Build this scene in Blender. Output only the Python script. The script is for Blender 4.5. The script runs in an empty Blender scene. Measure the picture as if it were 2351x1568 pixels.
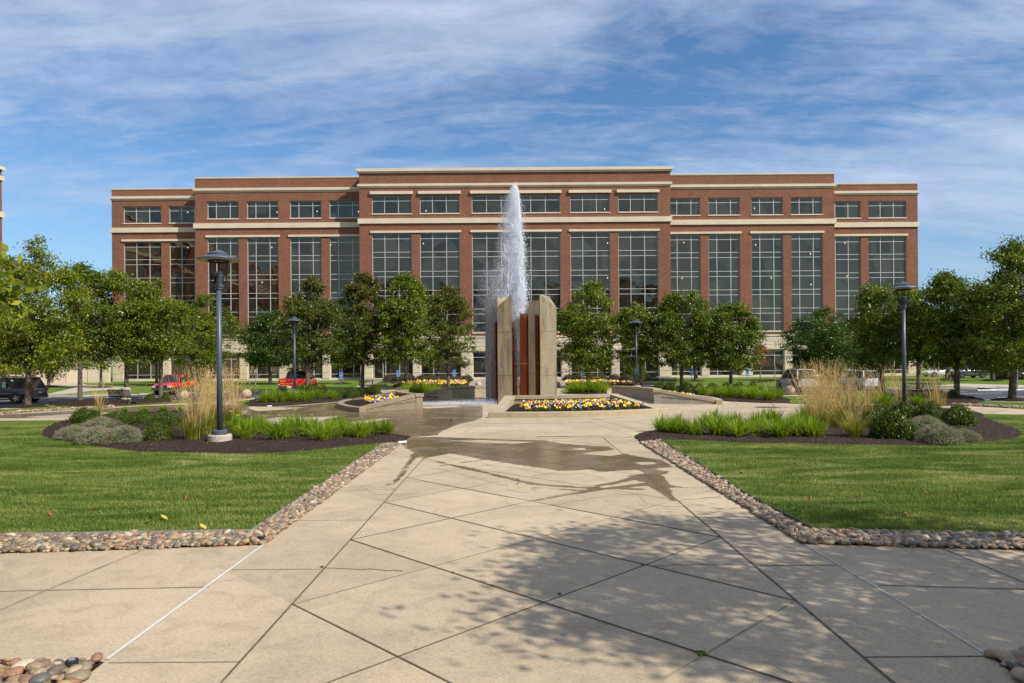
import bpy, math, numpy as np
from mathutils import Matrix, Vector
R=math.radians; PI=math.pi
S=bpy.context.scene; C=S.collection
rng=np.random.default_rng(7)
F_=1600.0; HC=2.6; CX=1175.5; CY=828.0; RO=0.0074     # focal length in picture units, camera height, roll
# ---------------------------------------------------------------- picture <-> place
def P(x,y,Y):
    a=x-CX; b=CY-y
    u=a+b*RO; v=b-a*RO
    return (u/F_*Y, Y, HC+v/F_*Y)
def G(x,y,z=0.0):
    a=x-CX; b=CY-y
    u=a+b*RO; v=b-a*RO
    Y=(z-HC)*F_/v
    return (u/F_*Y, Y)
def GP(pts): return [G(*p) for p in pts]
# ---------------------------------------------------------------- mesh builder
class MB:
    def __init__(s): s.v=[]; s.n=0; s.l=[]; s.z=[]
    def add(s,V,F):
        V=np.asarray(V,float).reshape(-1,3)
        if isinstance(F,np.ndarray):
            s.l.append((F+s.n).ravel()); s.z.append(np.full(len(F),F.shape[1]))
        else:
            for f in F:
                s.l.append(np.asarray(f)+s.n); s.z.append(np.array([len(f)]))
        s.v.append(V); s.n+=len(V); return s
    def box(s,x0,x1,y0,y1,z0,z1,M=None):
        V=np.array([(x,y,z) for z in (z0,z1) for y in (y0,y1) for x in (x0,x1)],float)
        if M is not None: V=np.array([M@Vector(v) for v in V])
        return s.add(V,[(0,2,3,1),(4,5,7,6),(0,1,5,4),(2,6,7,3),(0,4,6,2),(1,3,7,5)])
    def prism(s,poly,z0,z1,bottom=True):
        n=len(poly); a=sum(poly[i][0]*poly[(i+1)%n][1]-poly[(i+1)%n][0]*poly[i][1] for i in range(n))
        if a<0: poly=poly[::-1]
        f=(lambda z:(lambda i:z[i]) if hasattr(z,'__len__') else (lambda i:z))
        g0=f(z0); g1=f(z1)
        V=[(p[0],p[1],g0(i)) for i,p in enumerate(poly)]+[(p[0],p[1],g1(i)) for i,p in enumerate(poly)]
        F=[tuple(range(n,2*n))]+[(i,(i+1)%n,n+(i+1)%n,n+i) for i in range(n)]
        if bottom: F.append(tuple(range(n-1,-1,-1)))
        return s.add(V,F)
    def sheet(s,poly,z):
        n=len(poly); a=sum(poly[i][0]*poly[(i+1)%n][1]-poly[(i+1)%n][0]*poly[i][1] for i in range(n))
        if a<0: poly=poly[::-1]
        return s.add([(p[0],p[1],z) for p in poly],[tuple(range(n))])
    def tube(s,pts,rad,n=8,cap=True):
        pts=[Vector(p) for p in pts]; V=[];m=len(pts)
        for i,p in enumerate(pts):
            d=(pts[min(i+1,m-1)]-pts[max(i-1,0)]).normalized()
            a=d.orthogonal().normalized() if abs(d.z)>.99 else d.cross(Vector((0,0,1))).normalized()
            b=d.cross(a)
            r=rad[i] if hasattr(rad,'__len__') else rad
            for k in range(n):
                t=2*PI*k/n; V.append(p+a*math.cos(t)*r+b*math.sin(t)*r)
        F=[(i*n+k,i*n+(k+1)%n,(i+1)*n+(k+1)%n,(i+1)*n+k) for i in range(m-1) for k in range(n)]
        if cap: F+= [tuple(range(n-1,-1,-1)),tuple(range((m-1)*n,m*n))]
        return s.add([tuple(v) for v in V],F)
    def lathe(s,prof,n=24,c=(0,0,0)):
        V=[(c[0]+r*math.cos(2*PI*k/n),c[1]+r*math.sin(2*PI*k/n),c[2]+z) for r,z in prof for k in range(n)]
        m=len(prof)
        F=[(i*n+k,i*n+(k+1)%n,(i+1)*n+(k+1)%n,(i+1)*n+k) for i in range(m-1) for k in range(n)]
        F+=[tuple(range(n-1,-1,-1)),tuple(range((m-1)*n,m*n))]
        return s.add(V,F)
    def build(s,name,mat,parent=None,smooth=False,world=False,bevel=0,loc=None):
        me=bpy.data.meshes.new(name)
        V=np.concatenate(s.v); 
        if world and parent is not None:
            o=parent; off=Vector((0,0,0))
            while o: off=off+o.location; o=o.parent
            V=V-np.array(off)
        L=np.concatenate(s.l).astype(np.int32); Z=np.concatenate(s.z).astype(np.int32)
        me.vertices.add(len(V)); me.vertices.foreach_set('co',V.astype(np.float32).ravel())
        me.loops.add(len(L)); me.loops.foreach_set('vertex_index',L)
        me.polygons.add(len(Z)); st=np.concatenate([[0],np.cumsum(Z)[:-1]]).astype(np.int32)
        me.polygons.foreach_set('loop_start',st); me.polygons.foreach_set('loop_total',Z)
        me.polygons.foreach_set('use_smooth',np.full(len(Z),bool(smooth)))
        me.update(calc_edges=True); me.materials.append(mat)
        o=bpy.data.objects.new(name,me); C.objects.link(o)
        if parent is not None: o.parent=parent
        if loc is not None: o.location=loc
        if bevel:
            b=o.modifiers.new('b','BEVEL'); b.width=bevel; b.segments=2; b.limit_method='ANGLE'; b.angle_limit=R(35)
        return o
def tag(o,label=None,cat=None,group=None,kind=None):
    if label: o['label']=label
    if cat: o['category']=cat
    if group: o['group']=group
    if kind: o['kind']=kind
    return o
def thing(name,label,cat,loc=(0,0,0),rz=0,group=None):
    o=bpy.data.objects.new(name,None); C.objects.link(o); o.location=loc; o.rotation_euler=(0,0,rz)
    o.empty_display_size=.2
    return tag(o,label,cat,group)
def dup(root,loc=None,rz=None,label=None,scale=None):
    kids={}
    for o in bpy.data.objects:
        if o.parent: kids.setdefault(o.parent.name,[]).append(o)
    def cp(o,par):
        c=o.copy(); C.objects.link(c)
        if par: c.parent=par
        for ch in kids.get(o.name,[]): cp(ch,c)
        return c
    r=cp(root,None)
    if loc is not None: r.location=loc
    if rz is not None: r.rotation_euler=(0,0,rz)
    if label: r['label']=label
    if scale is not None: r.scale=scale if hasattr(scale,'__len__') else (scale,)*3
    return r
ORD='first second third fourth fifth sixth seventh eighth ninth tenth eleventh twelfth thirteenth fourteenth fifteenth sixteenth seventeenth eighteenth nineteenth twentieth'.split()
ORD+=['twenty-'+w for w in ORD[:9]]+['thirtieth']+['thirty-'+w for w in ORD[:9]]+['fortieth']+['forty-'+w for w in ORD[:9]]+['fiftieth']+['fifty-'+w for w in ORD[:9]]+['sixtieth']+['sixty-'+w for w in ORD[:9]]
# ---------------------------------------------------------------- materials
class NT:
    def __init__(s,name):
        s.m=bpy.data.materials.new(name); s.m.use_nodes=True; s.t=s.m.node_tree; s.t.nodes.clear()
        s.out=s.N('ShaderNodeOutputMaterial')
    def N(s,t,**k):
        n=s.t.nodes.new(t)
        for a,b in k.items():
            if a in n.inputs.keys() if False else False: pass
            setattr(n,a,b)
        return n
    def L(s,a,b): s.t.links.new(a,b)
    def pos(s,coords='world'):
        if coords=='world': return s.N('ShaderNodeNewGeometry').outputs['Position']
        return s.N('ShaderNodeTexCoord').outputs['Object']
    def noise(s,vec,scale,detail=4,rough=.6,dist=0):
        n=s.N('ShaderNodeTexNoise'); n.inputs['Scale'].default_value=scale; n.inputs['Detail'].default_value=detail
        n.inputs['Roughness'].default_value=rough; n.inputs['Distortion'].default_value=dist
        s.L(vec,n.inputs['Vector']); return n.outputs['Fac']
    def scaled(s,vec,sc,rot=(0,0,0),loc=(0,0,0)):
        m=s.N('ShaderNodeMapping'); m.inputs['Scale'].default_value=sc; m.inputs['Rotation'].default_value=rot; m.inputs['Location'].default_value=loc
        s.L(vec,m.inputs['Vector']); return m.outputs['Vector']
    def ramp(s,fac,stops,interp='LINEAR'):
        r=s.N('ShaderNodeValToRGB'); e=r.color_ramp; e.interpolation=interp
        while len(e.elements)<len(stops): e.elements.new(.5)
        for el,(p,c) in zip(e.elements,stops):
            el.position=p; el.color=(*c,1) if len(c)==3 else c
        s.L(fac,r.inputs['Fac']); return r.outputs['Color']
    def mix(s,fac,a,b,mode='MIX'):
        m=s.N('ShaderNodeMix'); m.data_type='RGBA'; m.blend_type=mode
        for i,x in ((0,fac),(6,a),(7,b)):
            if isinstance(x,(int,float)): m.inputs[i].default_value=x
            elif isinstance(x,(tuple,list)): m.inputs[i].default_value=(*x,1)[:4]
            else: s.L(x,m.inputs[i])
        return m.outputs[2]
    def math(s,op,a,b=None):
        m=s.N('ShaderNodeMath'); m.operation=op
        for i,x in ((0,a),(1,b)):
            if x is None: continue
            if isinstance(x,(int,float)): m.inputs[i].default_value=x
            else: s.L(x,m.inputs[i])
        return m.outputs[0]
    def bump(s,h,strength=.3,dist=.02):
        b=s.N('ShaderNodeBump'); b.inputs['Strength'].default_value=strength; b.inputs['Distance'].default_value=dist
        s.L(h,b.inputs['Height']); return b.outputs['Normal']
    def bsdf(s,col,rough=.8,metal=0,spec=.5,normal=None,coat=0):
        p=s.N('ShaderNodeBsdfPrincipled')
        for k,x in (('Base Color',col),('Roughness',rough),('Metallic',metal),('Specular IOR Level',spec),('Coat Weight',coat)):
            if isinstance(x,(int,float)): p.inputs[k].default_value=x
            elif isinstance(x,(tuple,list)): p.inputs[k].default_value=(*x,1)[:4]
            else: s.L(x,p.inputs[k])
        if normal is not None: s.L(normal,p.inputs['Normal'])
        s.p=p; s.L(p.outputs[0],s.out.inputs[0]); return s.m
def sc(c,k): return tuple(min(1,x*k) for x in c)
def M_plain(name,col,rough=.6,metal=0,spec=.5,var=.18,scale=3,bump=0,bscale=60,coords='object',coat=0):
    t=NT(name); p=t.pos(coords)
    f=t.noise(p,scale,5)
    c=t.ramp(f,[(.3,sc(col,1-var)),(.7,sc(col,1+var))])
    nrm=t.bump(t.noise(p,bscale,3),bump,.01) if bump else None
    return t.bsdf(c,rough,metal,spec,nrm,coat)
def con_nodes(t,p,col,fine,wet=False,slabs=True):
    big=t.noise(p,.35,6,.65); mid=t.noise(p,2.2,6,.7,1.0); spk=t.noise(p,90,2,.6); vs=t.noise(p,26,4,.75)
    c=t.ramp(big,[(.3,sc(col,.84)),(.5,col),(.72,sc(col,1.10))])
    c=t.mix(.8,c,t.ramp(mid,[(.25,(.70,.67,.64)),(.5,(.97,.97,.97)),(.75,(1.08,1.06,1.02))]),'MULTIPLY')
    c=t.mix(fine,c,t.ramp(vs,[(.28,(.68,.64,.59)),(.48,(1,1,1)),(.7,(1.12,1.11,1.08))]),'MULTIPLY')
    c=t.mix(fine*.85,c,t.ramp(spk,[(.30,(.50,.45,.41)),(.42,(1,1,1)),(.62,(1,1,1)),(.72,(1.35,1.33,1.3))]),'MULTIPLY')
    # rusty and grey blotches with edges of their own
    st=t.noise(t.scaled(p,(1,1,1),loc=(9,4,0)),.8,7,.72,.5)
    c=t.mix(t.ramp(st,[(.57,(0,0,0)),(.70,(.34,.34,.34))]),c,sc(col,.62)); c=t.mix(t.ramp(t.noise(p,1.7,6,.75,.8),[(.60,(0,0,0)),(.72,(.30,.30,.30))]),c,(col[0]*.95,col[1]*.74,col[2]*.5))
    if slabs:
        s=t.N('ShaderNodeSeparateXYZ'); t.L(p,s.inputs[0])
        a=t.math('FLOOR',t.math('DIVIDE',t.math('SUBTRACT',t.math('SUBTRACT',s.outputs[1],s.outputs[0]),9.85),2.695)); b=t.math('FLOOR',t.math('DIVIDE',t.math('SUBTRACT',t.math('ADD',s.outputs[1],s.outputs[0]),10.5),2.695))
        cb=t.N('ShaderNodeCombineXYZ'); t.L(a,cb.inputs[0]); t.L(b,cb.inputs[1]); wn=t.N('ShaderNodeTexWhiteNoise'); wn.noise_dimensions='2D'; t.L(cb.outputs[0],wn.inputs['Vector'])
        c=t.mix(1,c,t.ramp(wn.outputs['Value'],[(0,(.875,.87,.865)),(1,(1.04,1.035,1.025))]),'MULTIPLY')
    return c,spk
def M_concrete(name,col,wet=0,fine=1.0,slabs=False):
    t=NT(name); p=t.pos(); c,spk=con_nodes(t,p,col,fine,slabs=slabs)
    return t.bsdf(c,.85,0,.3,t.bump(spk,.25,.006))
def M_pave_wet(name,col,wcol):
    """dry paving that turns into wet paving where the mesh attribute says water lies"""
    t=NT(name); p=t.pos(); c,spk=con_nodes(t,p,col,1.0)
    at=t.N('ShaderNodeAttribute'); at.attribute_name='wet'
    w=t.math('ADD',at.outputs['Fac'],t.math('MULTIPLY',t.math('SUBTRACT',t.noise(p,2.2,6,.6),.5),.26)); w=t.math('ADD',w,t.math('MULTIPLY',t.math('SUBTRACT',t.noise(p,.8,3,.5),.5),.16))
    m=t.ramp(w,[(.478,(0,0,0)),(.522,(1,1,1))]); deep=t.ramp(w,[(.5,(1,1,1)),(.78,(.80,.78,.76))])
    wc=t.mix(1,t.mix(1,c,wcol,'MULTIPLY'),deep,'MULTIPLY')
    cc=t.mix(m,c,wc); rr=t.ramp(t.math('MULTIPLY',m,t.noise(p,.8,5)),[(.0,(.85,)*3),(.36,(.60,)*3),(.50,(.15,)*3)])
    return t.bsdf(cc,rr,0,.30,t.bump(spk,.22,.006))
def M_leaf(name,cols,trans=.3,rough=.5,zr=None,spec=.4,big=.8):
    """foliage: colour varies leaf by leaf and clump by clump"""
    t=NT(name); g=t.N('ShaderNodeNewGeometry'); p=t.pos('object')
    oi=t.N('ShaderNodeObjectInfo').outputs['Random']
    f=t.math('ADD',t.math('MULTIPLY',g.outputs['Random Per Island'],.55),t.math('MULTIPLY',t.noise(p,big,3),.9))
    f=t.math('SUBTRACT',f,.25); f=t.math('ADD',f,t.math('MULTIPLY',t.math('SUBTRACT',oi,.5),.18))
    n=len(cols); c=t.ramp(f,[(.08+.84*i/(n-1),x) for i,x in enumerate(cols)])
    if zr:   # autumn colour near the top
        s=t.N('ShaderNodeSeparateXYZ'); t.L(p,s.inputs[0])
        mr=t.N('ShaderNodeMapRange'); t.L(s.outputs[2],mr.inputs[0]); mr.inputs[1].default_value=zr[0]; mr.inputs[2].default_value=zr[1]
        ff=t.math('MULTIPLY',mr.outputs[0],t.ramp(g.outputs['Random Per Island'],[(.35,(0,0,0)),(.8,(1,1,1))]))
        c=t.mix(ff,c,zr[2])
    t.bsdf(c,rough,0,spec)
    tr=t.N('ShaderNodeBsdfTranslucent'); t.L(t.mix(.5,c,(1,1,.3),'MULTIPLY'),tr.inputs[0])
    ms=t.N('ShaderNodeMixShader'); ms.inputs[0].default_value=trans
    t.L(t.p.outputs[0],ms.inputs[1]); t.L(tr.outputs[0],ms.inputs[2]); t.L(ms.outputs[0],t.out.inputs[0])
    return t.m
CON=(.475,.385,.268)
m_con=M_concrete('concrete_pavement',CON,slabs=True); m_wetp=M_pave_wet('damp_concrete_pavement',CON,(.485,.435,.395))
m_con2=M_concrete('concrete_kerb',(.46,.41,.33))
m_wet=M_concrete('wet_concrete',(.205,.145,.090),wet=1)
m_wall=M_concrete('planter_concrete',(.37,.29,.19))
m_copc=M_concrete('planter_coping',(.41,.335,.225))
m_wwall=M_concrete('damp_wall_concrete',(.27,.215,.145))
m_pavr=None
def M_agg(name='exposed_aggregate',grey=0):
    t=NT(name); p=t.pos()
    v=t.N('ShaderNodeTexVoronoi'); v.inputs['Scale'].default_value=34; t.L(p,v.inputs['Vector'])
    c=t.ramp(v.outputs['Color'],[(0,(.22,.175,.100)),(.5,(.355,.295,.185)),(1,(.46,.40,.275))])
    st=t.noise(t.scaled(p,(2.2,2.2,.28)),1.4,5,.6)
    c=t.mix(.9,c,t.ramp(st,[(.36,(.62,.55,.46)),(.5,(1,.98,.94)),(.66,(1.15,1.12,1.1))]),'MULTIPLY')
    r=t.noise(t.scaled(p,(3.5,3.5,.35),loc=(4,2,1)),1.2,4,.6)
    c=t.mix(t.ramp(r,[(.56,(0,0,0)),(.72,(.6,.6,.6))]),c,(.36,.20,.07))
    if grey: c=t.mix(1,c,(.74,.78,.86),'MULTIPLY')
    return t.bsdf(c,.8,0,.3,t.bump(v.outputs['Distance'],.35,.01))
m_agg=M_agg(); m_agg2=M_agg('grey_exposed_aggregate',1)
def M_corten():
    t=NT('red_weathered_steel'); p=t.pos()
    st=t.noise(t.scaled(p,(6,6,.7)),1.5,6,.6)
    c=t.ramp(st,[(.3,(.12,.028,.012)),(.55,(.26,.060,.022)),(.75,(.33,.085,.035))])
    return t.bsdf(c,.55,0,.35,t.bump(t.noise(p,30,3),.15,.01))
m_corten=M_corten()
def M_brick():
    t=NT('red_brick'); p=t.pos(); s=t.N('ShaderNodeSeparateXYZ'); t.L(p,s.inputs[0])
    cb=t.N('ShaderNodeCombineXYZ'); t.L(t.math('ADD',s.outputs[0],s.outputs[1]),cb.inputs[0]); t.L(s.outputs[2],cb.inputs[1])
    b=t.N('ShaderNodeTexBrick'); t.L(cb.outputs[0],b.inputs['Vector'])
    b.inputs['Scale'].default_value=1; b.inputs['Brick Width'].default_value=.30; b.inputs['Row Height'].default_value=.10
    b.inputs['Mortar Size'].default_value=.007; b.inputs['Mortar Smooth'].default_value=.1
    b.inputs['Color1'].default_value=(.165,.058,.031,1); b.inputs['Color2'].default_value=(.235,.096,.054,1); b.inputs['Mortar'].default_value=(.34,.23,.16,1)
    c=t.mix(.9,b.outputs['Color'],t.ramp(t.noise(cb.outputs[0],.35,5,.6),[(.3,(.86,.84,.88)),(.7,(1.1,1.08,1.04))]),'MULTIPLY')
    c=t.mix(.9,c,t.ramp(t.noise(t.scaled(cb.outputs[0],(1,3,1)),2.5,4,.7),[(.3,(.78,.78,.82)),(.7,(1.18,1.15,1.1))]),'MULTIPLY')
    return t.bsdf(c,.85,0,.25,t.bump(b.outputs['Fac'],.2,-.01))
m_brick=M_brick()
m_lime=M_plain('cast_limestone',(.61,.52,.385),.8,var=.08,scale=.6,bump=.1,coords='world')
m_limeg=M_plain('limestone_groove',(.16,.12,.08),.9,coords='world')
m_frame=M_plain('window_aluminium',(.50,.49,.46),.45,.2,coords='world',var=.06)
m_dark=M_plain('dark_metal',(.018,.018,.02),.45,.2)
def M_glass():
    t=NT('tinted_reflective_glass'); p=t.pos(); s=t.N('ShaderNodeSeparateXYZ'); t.L(p,s.inputs[0])
    nz=t.noise(t.scaled(p,(.42,.42,.36)),1,2,.4,.6)
    cell=t.N('ShaderNodeTexVoronoi'); cell.inputs['Scale'].default_value=.5; t.L(t.scaled(p,(1,0,.8)),cell.inputs['Vector'])
    b=t.bump(nz,.32,.10)
    m=t.bsdf(t.ramp(cell.outputs['Color'],[(.15,(.003,.003,.003)),(.85,(.036,.034,.026))]),.015,0,.5,b); t.p.inputs['IOR'].default_value=2.0
    t.p.inputs['Specular Tint'].default_value=(.88,.78,.56,1)
    return m
m_glass=M_glass()
def M_asphalt():
    t=NT('asphalt'); p=t.pos()
    c=t.ramp(t.noise(p,.5,6,.7),[(.3,(.036,.038,.044)),(.7,(.062,.064,.070))])
    c=t.mix(.6,c,t.ramp(t.noise(p,40,2),[(.3,(.6,.6,.6)),(.7,(1.35,1.35,1.35))]),'MULTIPLY')
    return t.bsdf(c,.8,0,.4,t.bump(t.noise(p,60,2),.3,.01))
m_asph=M_asphalt()
def M_lawn(name,dark=1.0):
    t=NT(name); p=t.pos()
    st=t.noise(t.scaled(p,(.10,.62,1)),1.2,4,.6,.5)
    c=t.ramp(st,[(.30,sc((.065,.125,.014),dark)),(.5,sc((.115,.185,.022),dark)),(.68,sc((.22,.25,.050),dark))])
    c=t.mix(.8,c,t.ramp(t.noise(p,6,5,.8),[(.3,(.6,.65,.5)),(.7,(1.25,1.25,1.2))]),'MULTIPLY')
    return t.bsdf(c,.9,0,.15,t.bump(t.noise(p,70,4,.9),.9,.05))
m_lawn=M_lawn('turf'); m_soilg=M_lawn('turf_thatch',.85)
def M_grass():
    t=NT('grass_blades'); p=t.pos(); g=t.N('ShaderNodeNewGeometry').outputs['Random Per Island']
    st=t.noise(t.scaled(p,(.20,.62,.3),(0,0,.12)),1.2,6,.72,1.6)
    f=t.math('ADD',t.math('MULTIPLY',g,.30),t.math('MULTIPLY',st,2.1)); f=t.math('SUBTRACT',f,.74)
    c=t.ramp(f,[(.08,(.070,.135,.014)),(.36,(.145,.225,.032)),(.58,(.27,.325,.065)),(.82,(.48,.46,.18)),(1,(.60,.54,.30))])
    t.bsdf(c,.6,0,.25)
    tr=t.N('ShaderNodeBsdfTranslucent'); t.L(c,tr.inputs[0]); ms=t.N('ShaderNodeMixShader'); ms.inputs[0].default_value=.42
    t.L(t.p.outputs[0],ms.inputs[1]); t.L(tr.outputs[0],ms.inputs[2]); t.L(ms.outputs[0],t.out.inputs[0]); return t.m
m_grass=M_grass()
def M_mulch(name,k=1.0):
    t=NT(name); p=t.pos()
    v=t.N('ShaderNodeTexVoronoi'); v.inputs['Scale'].default_value=22; t.L(t.scaled(p,(1,2.2,1)),v.inputs['Vector'])
    c=t.ramp(v.outputs['Color'],[(0,sc((.012,.007,.005),k)),(.5,sc((.038,.022,.015),k)),(.85,sc((.085,.055,.038),k)),(1,sc((.22,.16,.12),k))])
    return t.bsdf(c,.9,0,.2,t.bump(v.outputs['Distance'],.9,.04))
m_mulch=M_mulch('bark_mulch'); m_soil=M_mulch('dark_soil',.6)
def M_rand(name,stops,rough=.6,spec=.4,interp='LINEAR'):
    t=NT(name); g=t.N('ShaderNodeNewGeometry').outputs['Random Per Island']
    c=t.ramp(g,stops,interp); c=t.mix(.6,c,t.ramp(t.noise(t.pos(),45,3),[(.3,(.7,.7,.7)),(.7,(1.2,1.2,1.2))]),'MULTIPLY')
    return t.bsdf(c,rough,0,spec)
m_peb=M_rand('river_pebbles',[(0,(.21,.085,.045)),(.10,(.33,.235,.14)),(.22,(.125,.12,.10)),(.36,(.38,.29,.17)),(.48,(.18,.115,.075)),(.60,(.09,.092,.082)),(.70,(.33,.17,.09)),(.80,(.48,.41,.29)),(.90,(.35,.25,.12)),(1,(.19,.165,.12))],.5)
m_chip=M_rand('bark_chips',[(0,(.022,.013,.010)),(.5,(.07,.042,.030)),(.85,(.12,.08,.06)),(1,(.30,.23,.18))],.85)
m_white=M_plain('white_paint',(.62,.62,.60),.6,var=.2,coords='world')
m_seal=M_plain('white_sealant',(.60,.58,.54),.5,var=.1,coords='world')
m_joint=M_plain('joint_dark',(.12,.092,.062),.95,var=.4,scale=4,coords='world')
m_jointl=M_plain('joint_light',(.31,.245,.165),.95,var=.3,scale=3,coords='world')
m_moss=M_plain('moss',(.085,.13,.012),.95,var=.4,scale=30,coords='world')
m_bluep=M_plain('blue_paint',(.04,.16,.42),.6,coords='world')
m_bark=M_plain('bark',(.115,.092,.062),.9,var=.35,scale=6,bump=.8,bscale=22)
m_steel=M_plain('blue_grey_steel',(.070,.088,.118),.42,.1,var=.08,scale=2)
m_bench=M_plain('black_bench_steel',(.040,.047,.058),.45,.2,var=.1)
m_cream=M_plain('cream_reflector',(.55,.50,.36),.5,var=.05)
m_sphere=M_concrete('sphere_concrete',(.47,.37,.30))
m_galv=M_plain('galvanised_post',(.30,.31,.31),.45,.5,var=.1)
m_sblue=M_plain('sign_blue',(.020,.17,.52),.4,var=.05)
m_swhite=M_plain('sign_white',(.75,.77,.78),.4,var=.03)
m_black=M_plain('rubber_black',(.014,.014,.015),.7,var=.1)
m_pav=None
def M_paver():
    t=NT('brick_pavers'); p=t.pos(); b=t.N('ShaderNodeTexBrick'); t.L(p,b.inputs['Vector'])
    b.inputs['Scale'].default_value=1; b.inputs['Brick Width'].default_value=.4; b.inputs['Row Height'].default_value=.4; b.inputs['Mortar Size'].default_value=.015
    b.inputs['Color1'].default_value=(.40,.32,.23,1); b.inputs['Color2'].default_value=(.34,.26,.19,1); b.inputs['Mortar'].default_value=(.2,.16,.12,1)
    return t.bsdf(b.outputs['Color'],.85,0,.3)
m_paver=M_paver()
L_green=M_leaf('leaf_green',[(.024,.055,.004),(.090,.145,.008),(.21,.255,.018),(.38,.38,.035)],rough=.36,trans=.35)
L_yel=M_leaf('leaf_yellow_green',[(.04,.075,.006),(.11,.165,.010),(.24,.28,.016),(.46,.42,.03)],trans=.42,rough=.36)
L_dark=M_leaf('leaf_dark_green',[(.014,.038,.004),(.040,.085,.007),(.095,.155,.014),(.18,.22,.025)],trans=.28,rough=.36)
L_red=M_leaf('leaf_bronzing',[(.024,.048,.007),(.062,.10,.012),(.13,.16,.022),(.22,.20,.04)],zr=(5.2,11,(.15,.085,.022)),rough=.38)
L_orange=M_leaf('leaf_orange',[(.10,.06,.01),(.30,.10,.02),(.42,.16,.03),(.2,.16,.03)])
L_box=M_leaf('boxwood_leaf',[(.018,.032,.003),(.048,.082,.004),(.12,.165,.008),(.26,.28,.02)],trans=.25,big=4.5,rough=.35)
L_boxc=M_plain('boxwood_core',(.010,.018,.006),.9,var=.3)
L_lily=M_leaf('daylily_leaf',[(.09,.17,.008),(.18,.30,.012),(.32,.42,.02),(.52,.52,.05)],trans=.4,big=3)
L_fgrass=M_leaf('reed_grass_blade',[(.09,.14,.010),(.18,.23,.016),(.32,.32,.035),(.50,.40,.10)],trans=.35,big=2)
L_plume=M_leaf('reed_grass_plume',[(.38,.26,.10),(.58,.41,.16),(.70,.52,.23),(.80,.64,.34)],trans=.3,rough=.8,big=2)
L_cat=M_leaf('catmint_leaf',[(.09,.13,.055),(.18,.23,.09),(.29,.33,.15),(.38,.39,.22)],trans=.2,rough=.8,big=2)
L_catf=M_leaf('catmint_spike',[(.24,.18,.12),(.36,.28,.19),(.30,.24,.26),(.44,.36,.26)],trans=.2,rough=.8)
L_rose=M_leaf('rose_leaf',[(.03,.045,.012),(.06,.085,.022),(.11,.12,.035),(.14,.09,.05)],trans=.25,big=2)
m_rosef=M_plain('rose_bloom',(.45,.03,.05),.7,var=.3)
PANS=[('yellow',(.85,.60,.01)),('white',(.48,.47,.46)),('purple',(.09,.02,.14)),('orange',(.80,.22,.01)),('lavender',(.27,.27,.62)),('maroon',(.20,.012,.02))]
m_pans={n:M_plain('pansy_'+n,c,.6,var=.2,scale=20) for n,c in PANS}
m_lilyf=M_plain('daylily_bloom',(.85,.55,.02),.6)
# ================================================================ camera, light, sky
cam=bpy.data.objects.new('camera',bpy.data.cameras.new('camera')); C.objects.link(cam); S.camera=cam
cam.data.sensor_width=36; cam.data.lens=F_/2351*36; cam.data.shift_y=(828-784)/2351; cam.data.clip_end=3000; cam.data.clip_start=.1
cam.matrix_world=Matrix.Translation((0,0,HC))@Matrix.Rotation(PI/2,4,'X')@Matrix.Rotation(-RO,4,'Z')
S.render.resolution_x=1024; S.render.resolution_y=683
S.view_settings.view_transform='Standard'; S.view_settings.look='None'; S.view_settings.gamma=1; S.view_settings.exposure=.20
SD=Vector((1.42,-1.0,1.60)).normalized(); EL=math.asin(SD.z); AZ=math.atan2(SD.x,SD.y)
sun=bpy.data.objects.new('sun',bpy.data.lights.new('sun','SUN')); C.objects.link(sun)
sun.data.energy=4.9; sun.data.angle=R(.53); sun.data.color=(1,.945,.86); sun.rotation_euler=SD.to_track_quat('Z','Y').to_euler()
W=bpy.data.worlds.new('World'); S.world=W; W.use_nodes=True; wt=W.node_tree; wt.nodes.clear()
class WT(NT):
    def __init__(s,t): s.t=t
w=WT(wt)
sky=w.N('ShaderNodeTexSky'); sky.sky_type='NISHITA'; sky.sun_disc=False; sky.sun_elevation=EL; sky.sun_rotation=AZ
sky.air_density=1.15; sky.dust_density=.4; sky.ozone_density=2.6; sky.altitude=300
tc=w.N('ShaderNodeTexCoord').outputs['Generated']; sp=w.N('ShaderNodeSeparateXYZ'); w.L(tc,sp.inputs[0])
zz=w.math('ADD',w.math('MAXIMUM',sp.outputs[2],0.0),.24)
cb=w.N('ShaderNodeCombineXYZ'); w.L(w.math('DIVIDE',sp.outputs[0],zz),cb.inputs[0]); w.L(w.math('DIVIDE',sp.outputs[1],zz),cb.inputs[1])
pv=cb.outputs[0]
n1=w.noise(w.scaled(pv,(.75,1.35,1),(0,0,R(-20)),(3.1,.6,0)),1.0,5,.5,.6)      # broad veils
n2=w.noise(w.scaled(pv,(1.3,4.6,1),(0,0,R(28)),(1.2,0,0)),1.3,9,.64,1.3)   # wisps
n3=w.noise(w.scaled(pv,(3.0,5.0,1),(0,0,R(-12))),4.5,8,.68,.5)                     # ripples
mm=w.math('ADD',w.math('MULTIPLY',n1,.62),w.math('ADD',w.math('MULTIPLY',n2,.30),w.math('MULTIPLY',n3,.14)))
tt=w.math('ADD',mm,w.math('ADD',w.math('MULTIPLY',sp.outputs[0],.05),w.math('MULTIPLY',sp.outputs[2],.16)))
cl=w.ramp(tt,[(.485,(.0,.0,.0)),(.545,(.24,.24,.24)),(.62,(.56,.56,.56)),(.76,(.86,.86,.86))])
skyc=w.mix(1,sky.outputs[0],(.66,.94,1.15),'MULTIPLY')
ccol=w.mix(1,(5.7,6.35,8.0),w.ramp(w.noise(w.scaled(pv,(1.6,3.2,1),(0,0,R(12))),2.2,8,.66,.6),[(.32,(.72,.76,.84)),(.62,(1.05,1.04,1.02))]),'MULTIPLY')
col=w.mix(cl,skyc,ccol)
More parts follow.
